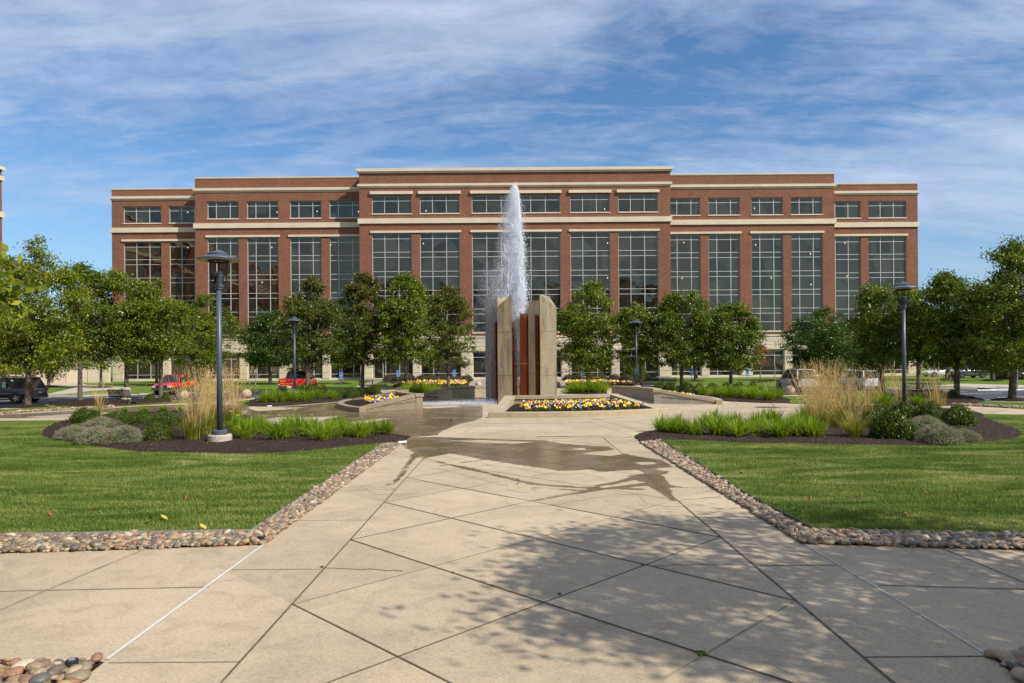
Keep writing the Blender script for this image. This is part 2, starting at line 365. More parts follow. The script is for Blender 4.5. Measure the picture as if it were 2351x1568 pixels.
# the band of haze low over the horizon
hz=w.N('ShaderNodeMapRange'); w.L(sp.outputs[2],hz.inputs[0]); hz.inputs[1].default_value=0; hz.inputs[2].default_value=.30; hz.inputs[3].default_value=.42; hz.inputs[4].default_value=0
col=w.mix(hz.outputs[0],col,(4.2,5.3,7.2))
bg=w.N('ShaderNodeBackground'); w.L(col,bg.inputs[0]); bg.inputs[1].default_value=.10
wo=w.N('ShaderNodeOutputWorld'); w.L(bg.outputs[0],wo.inputs[0])
# ================================================================ ground
Z0=-.13
def struct(name,mb,mat,**k):
    o=mb.build(name,mat,**k); o['kind']='structure'; return o
struct('ground',MB().sheet([(-900,-900),(900,-900),(900,1500),(-900,1500)],Z0-.12),m_lawn)
struct('parking_lot',MB().sheet([(-200,-120),(200,-120),(200,125),(-200,125)],Z0),m_asph)
island=[(-70,-40),(-70,36),(-30,40.9),(-29.7,47.3),(-24,48.8),(-18.9,50.3),(-18.9,57.5),(-14,62),(-9,66.3),(9,66.3),(15,60),(19,56),(19.5,50.3),(23,47.4),(27.7,41),(34,38),(70,34),(70,-40)]
struct('plaza_paving',MB().prism(island,Z0-.1,0),m_con)
far=[(-150,140),(-150,58),(-44,57.5),(-36,58.2),(-31,61),(-24,65.5),(-10,68.5),(-6,71),(6.5,71),(20,69.5),(26,65),(33,61.5),(40,60),(48,58),(150,54),(150,140)]
struct('building_lawn',MB().prism(far,Z0-.1,-.01),m_lawn)
def strip(mb,pts,wd,z0,z1,closed=False):
    """a ribbon of width wd along pts (world xy) as solid"""
    pts=[Vector(p[:2]) for p in pts]; n=len(pts)
    for i in range(n if closed else n-1):
        a,b=pts[i],pts[(i+1)%n]; d=(b-a)
        if d.length<1e-6: continue
        d.normalize(); q=Vector((-d.y,d.x))*wd/2
        mb.prism([tuple(a+q),tuple(b+q),tuple(b-q),tuple(a-q)],z0,z1,bottom=False)
def kerb(name,pts,wd=.30,top=.006):
    mb=MB(); strip(mb,pts,wd,Z0-.05,top); struct(name,mb,m_con2)
kerb('island_kerb',island[:17])
kerb('far_kerb',far[1:15],.45,.010)
def sheet(name,poly,z,mat,px=True): return struct(name,MB().sheet(GP(poly) if px else poly,z),mat)
def dens(poly,step,jit=0,seed=0):
    """subdivide the outline and wobble it so edges look natural"""
    r=np.random.default_rng(seed); out=[]
    n=len(poly)
    for i in range(n):
        a=np.array(poly[i]);b=np.array(poly[(i+1)%n]); k=max(1,int(np.linalg.norm(b-a)/step))
        for j in range(k):
            out.append(a+(b-a)*j/k+r.normal(0,jit,2)*(1 if j else .3))
    return [tuple(p) for p in out]
def inside(px,py,poly):
    c=np.zeros(len(px),bool); n=len(poly)
    for i in range(n):
        x0,y0=poly[i];x1,y1=poly[(i+1)%n]
        if y0==y1: continue
        t=((y0>py)!=(y1>py))&(px<(x1-x0)*(py-y0)/(y1-y0)+x0); c^=t
    return c
LL=GP([(-300,1237),(573,1226),(880,1021),(880,1018),(760,1032),(640,1041),(520,1044),(400,1042),(300,1037),(180,1021),(118,1010),(96,1002),(98,992),(120,978),(150,965.5),(0,966),(-400,972)])
LR=GP([(1515,1012),(1715,1141),(1865,1221),(2700,1241),(2700,958),(2255,950.5),(2262,962),(2300,975),(2340,990),(2345,1003),(2290,1015),(2150,1025),(1900,1023.5),(1700,1017),(1600,1011.5)])
ML=GP([(880,1019),(760,1033),(640,1042),(520,1045),(400,1043),(300,1038),(180,1022),(117,1011),(94,1002),(96,991),(119,977),(150,965),(220,956),(300,948),(420,944),(520,948),(572,956),(600,972),(700,986),(850,994),(945,1003),(925,1017)])
MR=GP([(1455,1001),(1472,1017),(1515,1012),(1600,1012.5),(1700,1018),(1900,1024.5),(2150,1026),(2290,1016),(2347,1003.5),(2341,990),(2300,974),(2262,961),(2255,950),(2180,940),(2050,932),(1900,938),(1820,960),(1790,973),(1650,984),(1510,990)])
MML=GP([(560,928),(578,933),(627,934),(690,929.5),(761,924),(817,918.5),(866,913),(880,903),(850,897),(770,897),(690,902),(640,908),(590,914)])
MMR=GP([(1520,905),(1563,911.5),(1593,915),(1678,922),(1750,925.5),(1812,926),(1815,917),(1764,905),(1700,898),(1600,893),(1500,893),(1505,900)])
def bumpy(name,poly,z,amp,mat,step=.22,jit=.03,seed=1,smooth=True,mound=0):
    """a heightfield cut to the outline"""
    r=np.random.default_rng(seed); P_=dens(poly,step,jit,seed)
    xs=[p[0] for p in poly]; ys=[p[1] for p in poly]
    import bmesh
    bm=bmesh.new(); f=bm.faces.new([bm.verts.new((x,y,0)) for x,y in P_])
    x0,x1,y0,y1=min(xs),max(xs),min(ys),max(ys)
    for k in range(1,int((x1-x0)/.35)+1):
        bmesh.ops.bisect_plane(bm,geom=bm.verts[:]+bm.edges[:]+bm.faces[:],plane_co=(x0+k*.35,0,0),plane_no=(1,0,0))
    for k in range(1,int((y1-y0)/.35)+1):
        bmesh.ops.bisect_plane(bm,geom=bm.verts[:]+bm.edges[:]+bm.faces[:],plane_co=(0,y0+k*.35,0),plane_no=(0,1,0))
    for v in bm.verts:
        e=v.is_boundary
        v.co.z=z+(0 if e else .03+mound*.5+r.uniform(0,amp))
    bm.normal_update()
    for fc in bm.faces:
        if fc.normal.z<0: fc.normal_flip()
        fc.smooth=smooth
    me=bpy.data.meshes.new(name); bm.to_mesh(me); bm.free(); me.materials.append(mat)
    o=bpy.data.objects.new(name,me); C.objects.link(o); o['kind']='structure'; return o
struct('front_lawn',MB().sheet(LL,.012),m_soilg); struct('front_lawn',MB().sheet(LR,.012),m_soilg)
bumpy('mulch_bed',ML,.016,.05,m_mulch,seed=2); bumpy('mulch_bed',MR,.016,.05,m_mulch,seed=3)
bumpy('mulch_bed',MML,.016,.05,m_mulch,seed=4); bumpy('mulch_bed',MMR,.016,.05,m_mulch,seed=5)
# chips of bark lying on the two near beds
def rand_in(poly,n,r):
    xs=np.array([p[0] for p in poly]);ys=np.array([p[1] for p in poly]); X=[];Y=[];m=0
    while m<n:
        a=r.uniform(xs.min(),xs.max(),n*2);b=r.uniform(ys.min(),ys.max(),n*2);k=inside(a,b,poly)
        X.append(a[k]);Y.append(b[k]);m+=k.sum()
    return np.concatenate(X)[:n],np.concatenate(Y)[:n]
def rhomb(c,d,s,L,Wd):
    """leaf shaped quads: centre, direction, side, length, width"""
    L=np.asarray(L).reshape(-1,1);Wd=np.asarray(Wd).reshape(-1,1)
    V=np.stack([c-d*L/2,c+s*Wd/2-d*L*.05,c+d*L/2,c-s*Wd/2-d*L*.05],1)
    n=len(c); return V.reshape(-1,3),np.arange(4*n,dtype=np.int32).reshape(n,4)
def unit(v): return v/np.maximum(np.linalg.norm(v,axis=1,keepdims=True),1e-6)
mb=MB()
for poly,n in ((ML,9000),(MR,9000)):
    x,y=rand_in(poly,n,rng); d=rng.normal(0,1,(n,3)); d[:,2]*=.25; d=unit(d); s=unit(np.cross(d,[0,0,1])+rng.normal(0,.3,(n,3)))
    mb.add(*rhomb(np.stack([x,y,rng.uniform(.05,.095,n)],1),d,s,rng.uniform(.04,.12,n),rng.uniform(.012,.03,n)))
tag(mb.build('bark_chips',m_chip),'loose chips of dark shredded bark scattered over the front beds','mulch',kind='stuff')
# mown grass blades on the two front lawns
mb=MB()
for poly in (LL,LR):
    x,y=rand_in(poly,520000,rng)
    keep=(np.abs(x)<.78*y+1.0)&(y<30)&(rng.uniform(0,1,len(x))<np.clip((17/y)**1.1,.25,1))
    x=x[keep];y=y[keep]; n=len(x)
    az=rng.uniform(0,2*PI,n); H=rng.uniform(.030,.062,n)*(1+.25*np.sin(x*1.3+y*.7)); ln=rng.uniform(.1,.75,n)*H
    w_=rng.uniform(.0035,.007,n)*(1+y*.022)
    c=np.stack([x,y,np.full(n,.010)],1); a2=az+PI/2
    s=np.stack([np.cos(a2)*w_,np.sin(a2)*w_,0*w_],1); tip=c+np.stack([np.cos(az)*ln,np.sin(az)*ln,H],1)
    V=np.stack([c-s,c+s,tip],1).reshape(-1,3); mb.add(V,np.arange(3*n,dtype=np.int32).reshape(n,3))
tag(mb.build('mown_grass',m_grass),'short mown green grass of the two front lawns with light and dark bands','grass',kind='stuff')
# ---- pebbles
def ico(sub=1):
    import bmesh
    bm=bmesh.new(); bmesh.ops.create_icosphere(bm,subdivisions=sub,radius=1)
    V=np.array([v.co[:] for v in bm.verts]); F=np.array([[v.index for v in f.verts] for f in bm.faces],dtype=np.int32); bm.free(); return V,F
IV,IF=ico(2)
def stones(name,poly,n,size,label,layers=2,zb=.008):
    mb=MB(); x,y=rand_in(poly,n,rng); k=len(x)
    sz=(.5+rng.gamma(2.2,.26,k)).clip(.5,1.9)*size
    S3=np.stack([sz,sz*rng.uniform(.6,.95,k),sz*rng.uniform(.38,.62,k)],1)
    az=rng.uniform(0,PI,k); tl=rng.normal(0,.25,k)
    V=IV[None]*S3[:,None]; V=V*(1+.10*np.sin(IV[None]@np.array([2.1,1.3,2.7])+rng.uniform(0,6,(k,1)))[...,None])
    ct,st=np.cos(tl)[:,None],np.sin(tl)[:,None]; X=V[...,0]*ct-V[...,2]*st; Zc=V[...,0]*st+V[...,2]*ct; V=np.stack([X,V[...,1],Zc],-1)
    ca,sa=np.cos(az)[:,None],np.sin(az)[:,None]; X=V[...,0]*ca-V[...,1]*sa; Yc=V[...,0]*sa+V[...,1]*ca
    z=zb+S3[:,2]*.55+rng.choice([0,.016,.032],k,p=[.5,.35,.15])*(size/.05)
    V=np.stack([X+x[:,None],Yc+y[:,None],V[...,2]+z[:,None]],-1).reshape(-1,3)
    F=(IF[None]+(np.arange(k)*len(IV))[:,None,None]).reshape(-1,3).astype(np.int32)
    mb.add(V,F); return tag(mb.build(name,m_peb,smooth=True),label,'gravel',kind='stuff')
GL1=GP([(922,1018),(604,1251),(573,1227),(880,1021)]); GL2=GP([(604,1251),(300,1262),(0,1271),(-250,1281),(-250,1236),(0,1236),(573,1226)])
GR1=GP([(1470,1017),(1843,1248.5),(1865,1222),(1715,1142),(1515,1013)]); GR2=GP([(1843,1248.5),(2100,1256),(2351,1263.5),(2700,1273),(2700,1236),(1865,1222)])
for i,(g,n,z) in enumerate(((GL1,4600,.037),(GL2,2300,.042),(GR1,4600,.037),(GR2,2400,.039))):
    struct('gravel_bed',MB().sheet(g,.014),m_soil)
    stones('river_pebbles',g,int(n*1.35),z,['rounded pink and grey pebbles between the left lawn and the path edge','rounded pebbles along the near edge of the left lawn','rounded brown and grey pebbles between the right lawn and the path edge','rounded pebbles along the near edge of the right lawn'][i])
GBL=GP([(0,1533),(240,1521.5),(150,1590),(60,1700),(-400,1700),(-400,1545)]); GBR=GP([(2274,1507),(2330,1551),(2420,1640),(2600,1640),(2600,1500)])
for i,(g,n) in enumerate(((GBL,700),(GBR,260))):
    struct('gravel_bed',MB().sheet(g,.010),m_soil)
    stones('river_pebbles',g,n,.052,['large pebbles in the bottom left corner beside the white sealed joint','large dark pebbles in the bottom right corner in tree shade'][i],zb=-.0)
GWL=GP([(-60,950),(0,949),(60,944),(125,940),(197,936.5),(260,933),(262,935.5),(197,939.5),(125,943),(60,947),(0,952),(-60,954)])
GWR=GP([(2180,930),(2256,934),(2351,938.5),(2420,942),(2420,939),(2351,935.5),(2256,931),(2180,927)])
stones('river_pebbles',GWL,900,.06,'pale pebble edging between the far left walkway and its grass strip'); stones('river_pebbles',GWR,700,.06,'pebble edging between the far right walkway and its grass strip')
# lawn edging strips
def edging(pts,mat,wd=.03,z=.055):
    mb=MB(); strip(mb,pts,wd,0,z); return mb.build('lawn_edging',mat)
m_edg=M_plain('grey_edging',(.24,.24,.24),.5,var=.1); m_edgb=M_plain('black_edging',(.03,.03,.03),.6)
tag(edging(GP([(-250,1236),(0,1236.5),(573,1227)]),m_edg,.045,.075),'grey ribbed edging along the near side of the left lawn','edging')
tag(edging(GP([(573,1227),(880,1021)]),m_edg),'grey edging between the left lawn and the diagonal pebble strip','edging')
tag(edging(GP([(1515,1012.5),(1715,1141.5),(1865,1221.5)]),m_edgb,.03,.075),'black plastic edging between the right lawn and the diagonal pebble strip','edging')
tag(edging(GP([(1865,1221.5),(2351,1236),(2600,1241)]),m_edg),'pale edging along the near side of the right lawn','edging')
# ---- joints in the concrete
mb=MB(); ml=MB(); ms=MB()
XL,XR=-2.38,3.03; OL,OR=-3.52,4.13; YE=23.3
def J(a,b,w_=.02,m=None,z=.0075): strip(m or mb,[a,b],w_,z-.002,z)
J((XL,1.5),(XL,YE),.022); J((XR,1.5),(XR,YE),.024)
for k in range(-2,7):
    y=7.47+2.695*k
    if y>YE: break
    y2=y+5.41; 
    e=min(y2,YE); J((XL,y),(XL+(e-y),e),.012,mb if k%2 else ml)
    J((XR,y),(XR-(e-y),e),.022 if k%2 else .018)
for k in range(-1,7):
    y=6.05+2.695*k
    if y<YE: J((OL,y),(XL,y),.012,ml); J((XR,y),(OR,y),.012)
J((OL-.0,YE),(OR,YE),.02); 
cx0,cy0=1.0,43.0
def arcp(r,a0,a1,n=40): return [(cx0+r*math.cos(R(a0+(a1-a0)*i/n)),cy0+r*math.sin(R(a0+(a1-a0)*i/n))) for i in range(n+1)]
strip(mb,arcp(14.2,150,390,90),.03,.0055,.0075)
strip(ml,arcp(17.0,185,355,90),.02,.0055,.0075); strip(ml,arcp(12.3,270-88,270+88,70),.02,.0055,.0075)
for a in (-142,-120,-99,-78,-55,-35,-12,-165): J((cx0+11.7*math.cos(R(a)),cy0+11.7*math.sin(R(a))),(cx0+19*math.cos(R(a)),cy0+19*math.sin(R(a))),.018,ml)
# cross walk joints
a=GP([(-200,1362),(480,1348)]); J(a[0],a[1],.02,ml); a=GP([(0,1400),(330,1262)]); J(a[0],a[1],.03,ml)
a=GP([(2015,1344),(2500,1358)]); J(a[0],a[1],.015); a=GP([(2165,1260),(2500,1400)]); J(a[0],a[1],.014)
struct('pavement_joints',mb,m_joint); struct('pavement_joints',ml,m_jointl)
a=GP([(606,1251),(246,1515)]); strip(ms,a,.032,.008,.011); a=GP([(1846,1250),(2272,1508)]); strip(ms,a,.015,.008,.011)
a=GP([(1326,958),(1452,1001)]); strip(ms,a,.02,.008,.011)
struct('joint_sealant',ms,m_seal)
# cracks and moss
mc=MB()
def crack(pts,wd=.010):
    r=np.random.default_rng(len(pts)+int(pts[0][0])); q=[]
    P_=GP(pts)
    for i in range(len(P_)-1):
        for j in range(8): 
            t=j/8; q.append((P_[i][0]*(1-t)+P_[i+1][0]*t+r.normal(0,.012),P_[i][1]*(1-t)+P_[i+1][1]*t+r.normal(0,.012)))
    q.append(P_[-1]); strip(mc,q,wd,.006,.0085)
crack([(740,1304),(850,1308),(925,1312)]); crack([(1545,1150),(1600,1146),(1655,1141)],.014); crack([(1188,1100),(1191,1108),(1186,1113)],.02); crack([(1500,1300),(1600,1297),(1718,1298)])
struct('pavement_cracks',mc,m_joint)
mo=MB()
for (x,y,s_) in ((1611,1503,.05),(1608,1500,.03),(1040,1316,.018),(1130,1346,.018),(739,1303,.02),(1284,1365,.02),(1474,1297,.02)):
    g=G(x,y); mo.prism([(g[0]+s_*math.cos(t*PI/4)*(1.3 if t%2 else .6),g[1]+s_*math.sin(t*PI/4)*(1.2 if t%2 else .5)) for t in range(8)],.006,.02)
struct('moss_patches',mo,m_moss)
# ---- water lying on the paving: a fine sheet whose vertices know how far inside a puddle they are
def sdist(px,py,poly):
    d=np.full(len(px),1e9); n=len(poly)
    for i in range(n):
        ax,ay=poly[i];bx,by=poly[(i+1)%n]; ex,ey=bx-ax,by-ay; t=np.clip(((px-ax)*ex+(py-ay)*ey)/max(ex*ex+ey*ey,1e-9),0,1)
        d=np.minimum(d,np.hypot(px-ax-t*ex,py-ay-t*ey))
    return np.where(inside(px,py,poly),d,-d)
def seg(px,py,a,b,r0,r1):
    ax,ay=a;bx,by=b; ex,ey=bx-ax,by-ay; t=np.clip(((px-ax)*ex+(py-ay)*ey)/(ex*ex+ey*ey),0,1)
    return r0+(r1-r0)*t-np.hypot(px-ax-t*ex,py-ay-t*ey)
WET=[[(1108,900),(1108,959),(1085,967),(1052,975),(1025,985),(1003,999),(970,1002),(950,1004),(920,1002),(850,996),(700,987),(600,973),(560,955),(570,940),(620,936),(690,931),(761,925),(817,919),(860,912),(960,905),(1040,900)],
 [(-150,951),(0,952.5),(100,947),(197,941),(330,932),(470,928),(570,932),(575,942),(520,947),(420,943),(300,947),(200,955),(60,960),(-150,962)],
 [(932,1004),(1003,1003.5),(1070,1006),(1180,1010),(1250,1011),(1290,1018),(1320,1021),(1395,1025),(1425,1040),(1470,1049),(1520,1056),(1548,1073),(1500,1077),(1535,1082),(1530,1088),(1495,1094),(1490,1101),(1470,1108),(1455,1100),(1455,1095),(1400,1089),(1350,1078),(1290,1082),(1230,1073),(1150,1062),(1080,1050),(1035,1041),(1005,1047),(978,1052),(955,1040),(930,1028),(915,1014)]]
DRY=[[(590,966),(640,957.5),(690,958),(785,955.5),(748,962),(735,970),(690,979),(640,977)],[(806,969),(850,964),(897,959.5),(868,967),(822,974)],[(575,938),(640,935),(700,936),(640,941),(590,944)],[(960,935),(1040,931),(1060,934),(980,938)],[(60,957),(200,949),(300,945),(200,953),(100,959)],
 [(1332,1042),(1418,1032),(1436,1042),(1400,1047)],[(1340,1086),(1462,1079),(1480,1086),(1440,1093)],[(1452,1062),(1500,1061),(1512,1066),(1470,1067)],[(1030,1012),(1100,1010.5),(1230,1015),(1180,1019),(1110,1017)],[(1310,1032),(1340,1028),(1350,1033)]]
SEGS=[((1240,1003),(1420,1001),.16,.05),((960,1049),(1225,1112),.07,.10),((975,1014),(905,1112),.12,.05),((1225,1112),(1370,1123),.12,.05),((1010,1070),(1115,1055),.04,.07),((885,1110),(905,1125),.05,.03),((1495,1095),(1525,1128),.30,.16),((1525,1128),(1545,1150),.14,.05),((1500,1112),(1575,1121),.16,.05),((1500,1110),(1380,1123),.18,.07),((1380,1123),(1225,1150),.10,.05),((1370,1116),(1470,1098),.06,.14),((1330,1127),(1225,1120),.06,.06),((1500,1085),(1400,1113),.18,.07),((1470,1124),(1330,1120),.10,.06)]
st_=.11; gx=np.arange(-34,9.5,st_); gy=np.arange(11,50.5,st_); GX,GY=np.meshgrid(gx,gy); fx,fy=GX.ravel(),GY.ravel()
f=np.full(len(fx),-9.); 
for q in WET: f=np.maximum(f,sdist(fx,fy,GP(q)))
for a,b,r0,r1 in SEGS: f=np.maximum(f,seg(fx,fy,G(*a),G(*b),r0,r1))
for q in DRY: f=np.minimum(f,-sdist(fx,fy,GP(q)))
val=np.clip(.5+f*1.1,0,1); K=(f>-.40).reshape(GX.shape); nx=len(gx)
cell=K[:-1,:-1]|K[1:,:-1]|K[:-1,1:]|K[1:,1:]; ii,jj=np.nonzero(cell); k0=ii*nx+jj; Fq=np.stack([k0,k0+1,k0+nx+1,k0+nx],1).astype(np.int32)
used=np.unique(Fq); remap=np.zeros(len(fx),np.int32); remap[used]=np.arange(len(used))
wo_=MB().add(np.stack([fx[used],fy[used],np.full(len(used),.0045)],1),remap[Fq]).build('damp_paving',m_wetp); wo_['kind']='structure'
at=wo_.data.attributes.new('wet','FLOAT','POINT'); at.data.foreach_set('value',val[used].astype(np.float32))
# a brown iron stain band over the wet plaza
# ---- beyond the island: walks, beds, markings
sheet('pavers',[(1073,888),(1086,871),(1290,870.5),(1313,889)],.004,m_paver)
sheet('entrance_walk',[(808,893.4),(822,886),(856,874),(879,874),(832,893)],.004,m_con2)
sheet('side_walk',[(20,879.5),(113,877),(183,877),(200,884),(290,889),(292,893.5),(210,897),(150,905),(100,906.5),(160,893),(175,889),(110,884),(20,885)],.004,m_con2)
sheet('side_walk',[(2060,882),(2130,886),(2205,881),(2351,884),(2351,890),(2290,888),(2270,891),(2190,886.5),(2100,887)],.004,m_con2)
sheet('grass_verge',[(-100,951),(-100,941),(27,939.8),(100,934),(200,928.5),(330,923),(392,919.3),(480,916.3),(560,917),(480,922),(250,934.5),(195,937.5),(0,949.5)],.014,m_lawn)
sheet('grass_verge',[(540,923),(585,916),(596,921),(592,929),(575,934),(555,934.5)],.014,m_lawn)
sheet('grass_verge',[(1793,910),(1860,909),(1960,911),(2020,915),(2000,926),(1900,930),(1812,927),(1815,917)],.014,m_lawn)
sheet('grass_verge',[(2100,929),(2180,922),(2256,922.5),(2450,926),(2450,944),(2351,939),(2256,934),(2180,930)],.014,m_lawn)
bumpy('mulch_bed',GP([(110,931),(150,926.5),(185,923),(260,922.3),(342,921.5),(398,919),(392,923.5),(310,929),(240,934),(180,934)]),.02,.06,m_mulch,seed=6,mound=.16)
bumpy('mulch_bed',GP([(1995,917),(2060,908),(2100,905.5),(2190,905.5),(2262,920),(2240,927),(2150,934),(2060,932),(2000,926)]),.02,.06,m_mulch,seed=7,mound=.12)
sheet('mulch_bed',[(900,889),(905,881),(955,876.5),(1078,874.5),(1076,887.5)],.006,m_mulch); sheet('mulch_bed',[(1297,874),(1480,876),(1520,882),(1470,886),(1314,888)],.006,m_mulch)
sheet('mulch_bed',[(985,868.5),(1090,868),(1086,875),(900,881),(880,876)],.005,m_mulch); sheet('mulch_bed',[(1296,868.5),(1530,867.5),(1560,872),(1500,876),(1298,874.5)],.005,m_mulch)
bumpy('mulch_bed',GP([(925,915),(1014,913),(1010,897),(935,893)]),.016,.05,m_mulch,seed=8); bumpy('mulch_bed',GP([(1300,905),(1395,906),(1390,893),(1310,893)]),.016,.05,m_mulch,seed=9)
sheet('grass_verge',[(1285,899),(1300,905),(1310,895),(1300,892)],.014,m_lawn)
ml=MB(); mbk=MB()
def kerb_at(x):
    for i in range(1,len(far)-2):
        if far[i][0]<=x<=far[i+1][0]:
            t=(x-far[i][0])/(far[i+1][0]-far[i][0]); return far[i][1]*(1-t)+far[i+1][1]*t
    return 58
for i in range(-16,17):
    x=i*2.75+.4; y=kerb_at(x)
    if abs(x)<15:
        if abs(x)>4: strip(mbk,[(x,y-.5),(x,y-3.0)],.10,Z0,Z0+.004)
    else: strip(ml,[(x,y-.4),(x,y-5.4)],.10,Z0,Z0+.004)
for (a,b) in (((0,917),(150,916)),((30,922.5),(110,920)),((150,915),(215,912)),((190,910),(262,907.5)),((300,912),(380,908))):
    p=GP([a,b]); strip(ml,p,.1,Z0,Z0+.005)
for (a,b) in (((2290,908),(2420,905)),((2140,905),(2180,906)),((2180,911),(2240,912)),((2100,902),(2300,898)),((2260,914),(2351,911))):
    p=GP([a,b]); strip(ml,p,.1,Z0,Z0+.006)
for x in (-13,-10.2,8.5,11.2,13.9):
    for k in range(5): strip(mbk,[(x,kerb_at(x)-1-k*.8),(x+1.3,kerb_at(x)-1.9-k*.8)],.08,Z0,Z0+.006)
struct('parking_lines',ml,m_white); struct('accessible_bay_lines',mbk,m_bluep)
# ================================================================ the office building
BY=97.0
bld=thing('office_building','long stepped red brick office building with limestone bands, filling the background behind the fountain','building',(0.55,BY,0))
def wall_grid(mb,Y,x0,x1,z0,z1,ops,th=.45,gl=.32,axis='x',sgn=1):
    """front wall face with openings and their reveals; Y is the face plane. returns nothing"""
    xs=sorted({x0,x1}|{max(x0,min(x1,o[0])) for o in ops}|{max(x0,min(x1,o[1])) for o in ops})
    zs=sorted({z0,z1}|{o[2] for o in ops if z0<o[2]<z1}|{o[3] for o in ops if z0<o[3]<z1})
    def T(x,y,z): return (x,y,z) if axis=='x' else (y,x,z)
    for i in range(len(xs)-1):
        run=None
        for j in range(len(zs)-1):
            xm=(xs[i]+xs[i+1])/2; zm=(zs[j]+zs[j+1])/2
            if any(o[0]<xm<o[1] and o[2]<zm<o[3] for o in ops): continue
            a=[T(xs[i],Y,zs[j]),T(xs[i+1],Y,zs[j]),T(xs[i+1],Y,zs[j+1]),T(xs[i],Y,zs[j+1])]
            mb.add(a,[(0,1,2,3)])
    g=Y+gl*sgn
    for (a,b,c,d) in ops:
        c=max(c,z0); d=min(d,z1)
        if d<=c: continue
        mb.add([T(a,Y,c),T(a,g,c),T(a,g,d),T(a,Y,d)],[(0,1,2,3)]); mb.add([T(b,Y,c),T(b,g,c),T(b,g,d),T(b,Y,d)],[(0,1,2,3)])
        mb.add([T(a,Y,c),T(b,Y,c),T(b,g,c),T(a,g,c)],[(0,1,2,3)]); mb.add([T(a,Y,d),T(b,Y,d),T(b,g,d),T(a,g,d)],[(0,1,2,3)])
def band(mb,Y,x0,x1,z0,z1,d,ret=0):
    mb.box(x0-d,x1+d,Y-d,Y+.02 if not ret else Y+ret,z0,z1)
MX=lambda x:1.1-x       # mirror about the middle (x=.55)
SECT=[]                 # (Y,x0,x1,ztop,cop,windows[(xa,xb,npanes)])
def wx(x,Y,v): return P(x,v,Y)[0]
tw=[(wx(853.5,97,470),wx(944.8,97,470),3),(wx(963.6,97,470),wx(1055,97,470),3),(wx(1083,97,470),wx(1286,97,470),6)]
tw+=[(MX(b),MX(a),n) for a,b,n in tw[:2]]
wl=[(wx(a,99.5,480),wx(b,99.5,480),3) for a,b in ((475.6,547.3),(566.4,638.5),(665.4,737.4),(756,829))]
ol=[(wx(283,102.3,495),wx(369.5,102.3,495),3),(wx(387.7,102.3,495),wx(473,102.3,495),3)]
tx0=wx(825,97,500); ww0=wx(448,99.5,500); oo0=wx(256.5,102.3,500)
SECT.append((97.0,tx0,MX(tx0),29.4,(28.8,29.42),(26.75,27.3),tw,'tower'))
for m in (0,1):
    f=(lambda a,b:(MX(b),MX(a))) if m else (lambda a,b:(a,b))
    a,b=f(ww0,tx0+.01); SECT.append((99.5,a,b,29.0,(28.85,29.1),(26.9,27.5),[f(p,q)+(n,) for p,q,n in wl],'wing'))
    a,b=f(oo0,ww0+.01); SECT.append((102.3,a,b,28.2,(28.05,28.3),(26.5,27.1),[f(p,q)+(n,) for p,q,n in ol],'outer'))
ZG0,ZG1=.25,3.86; ZT0,ZT1=6.58,20.47; ZU0,ZU1=23.2,25.65; ZB=6.05
TM=[19.70,17.85,17.12,15.15,14.42,12.5,11.78,9.83,9.12,7.9]
def lead(poly): pass
lights=[]
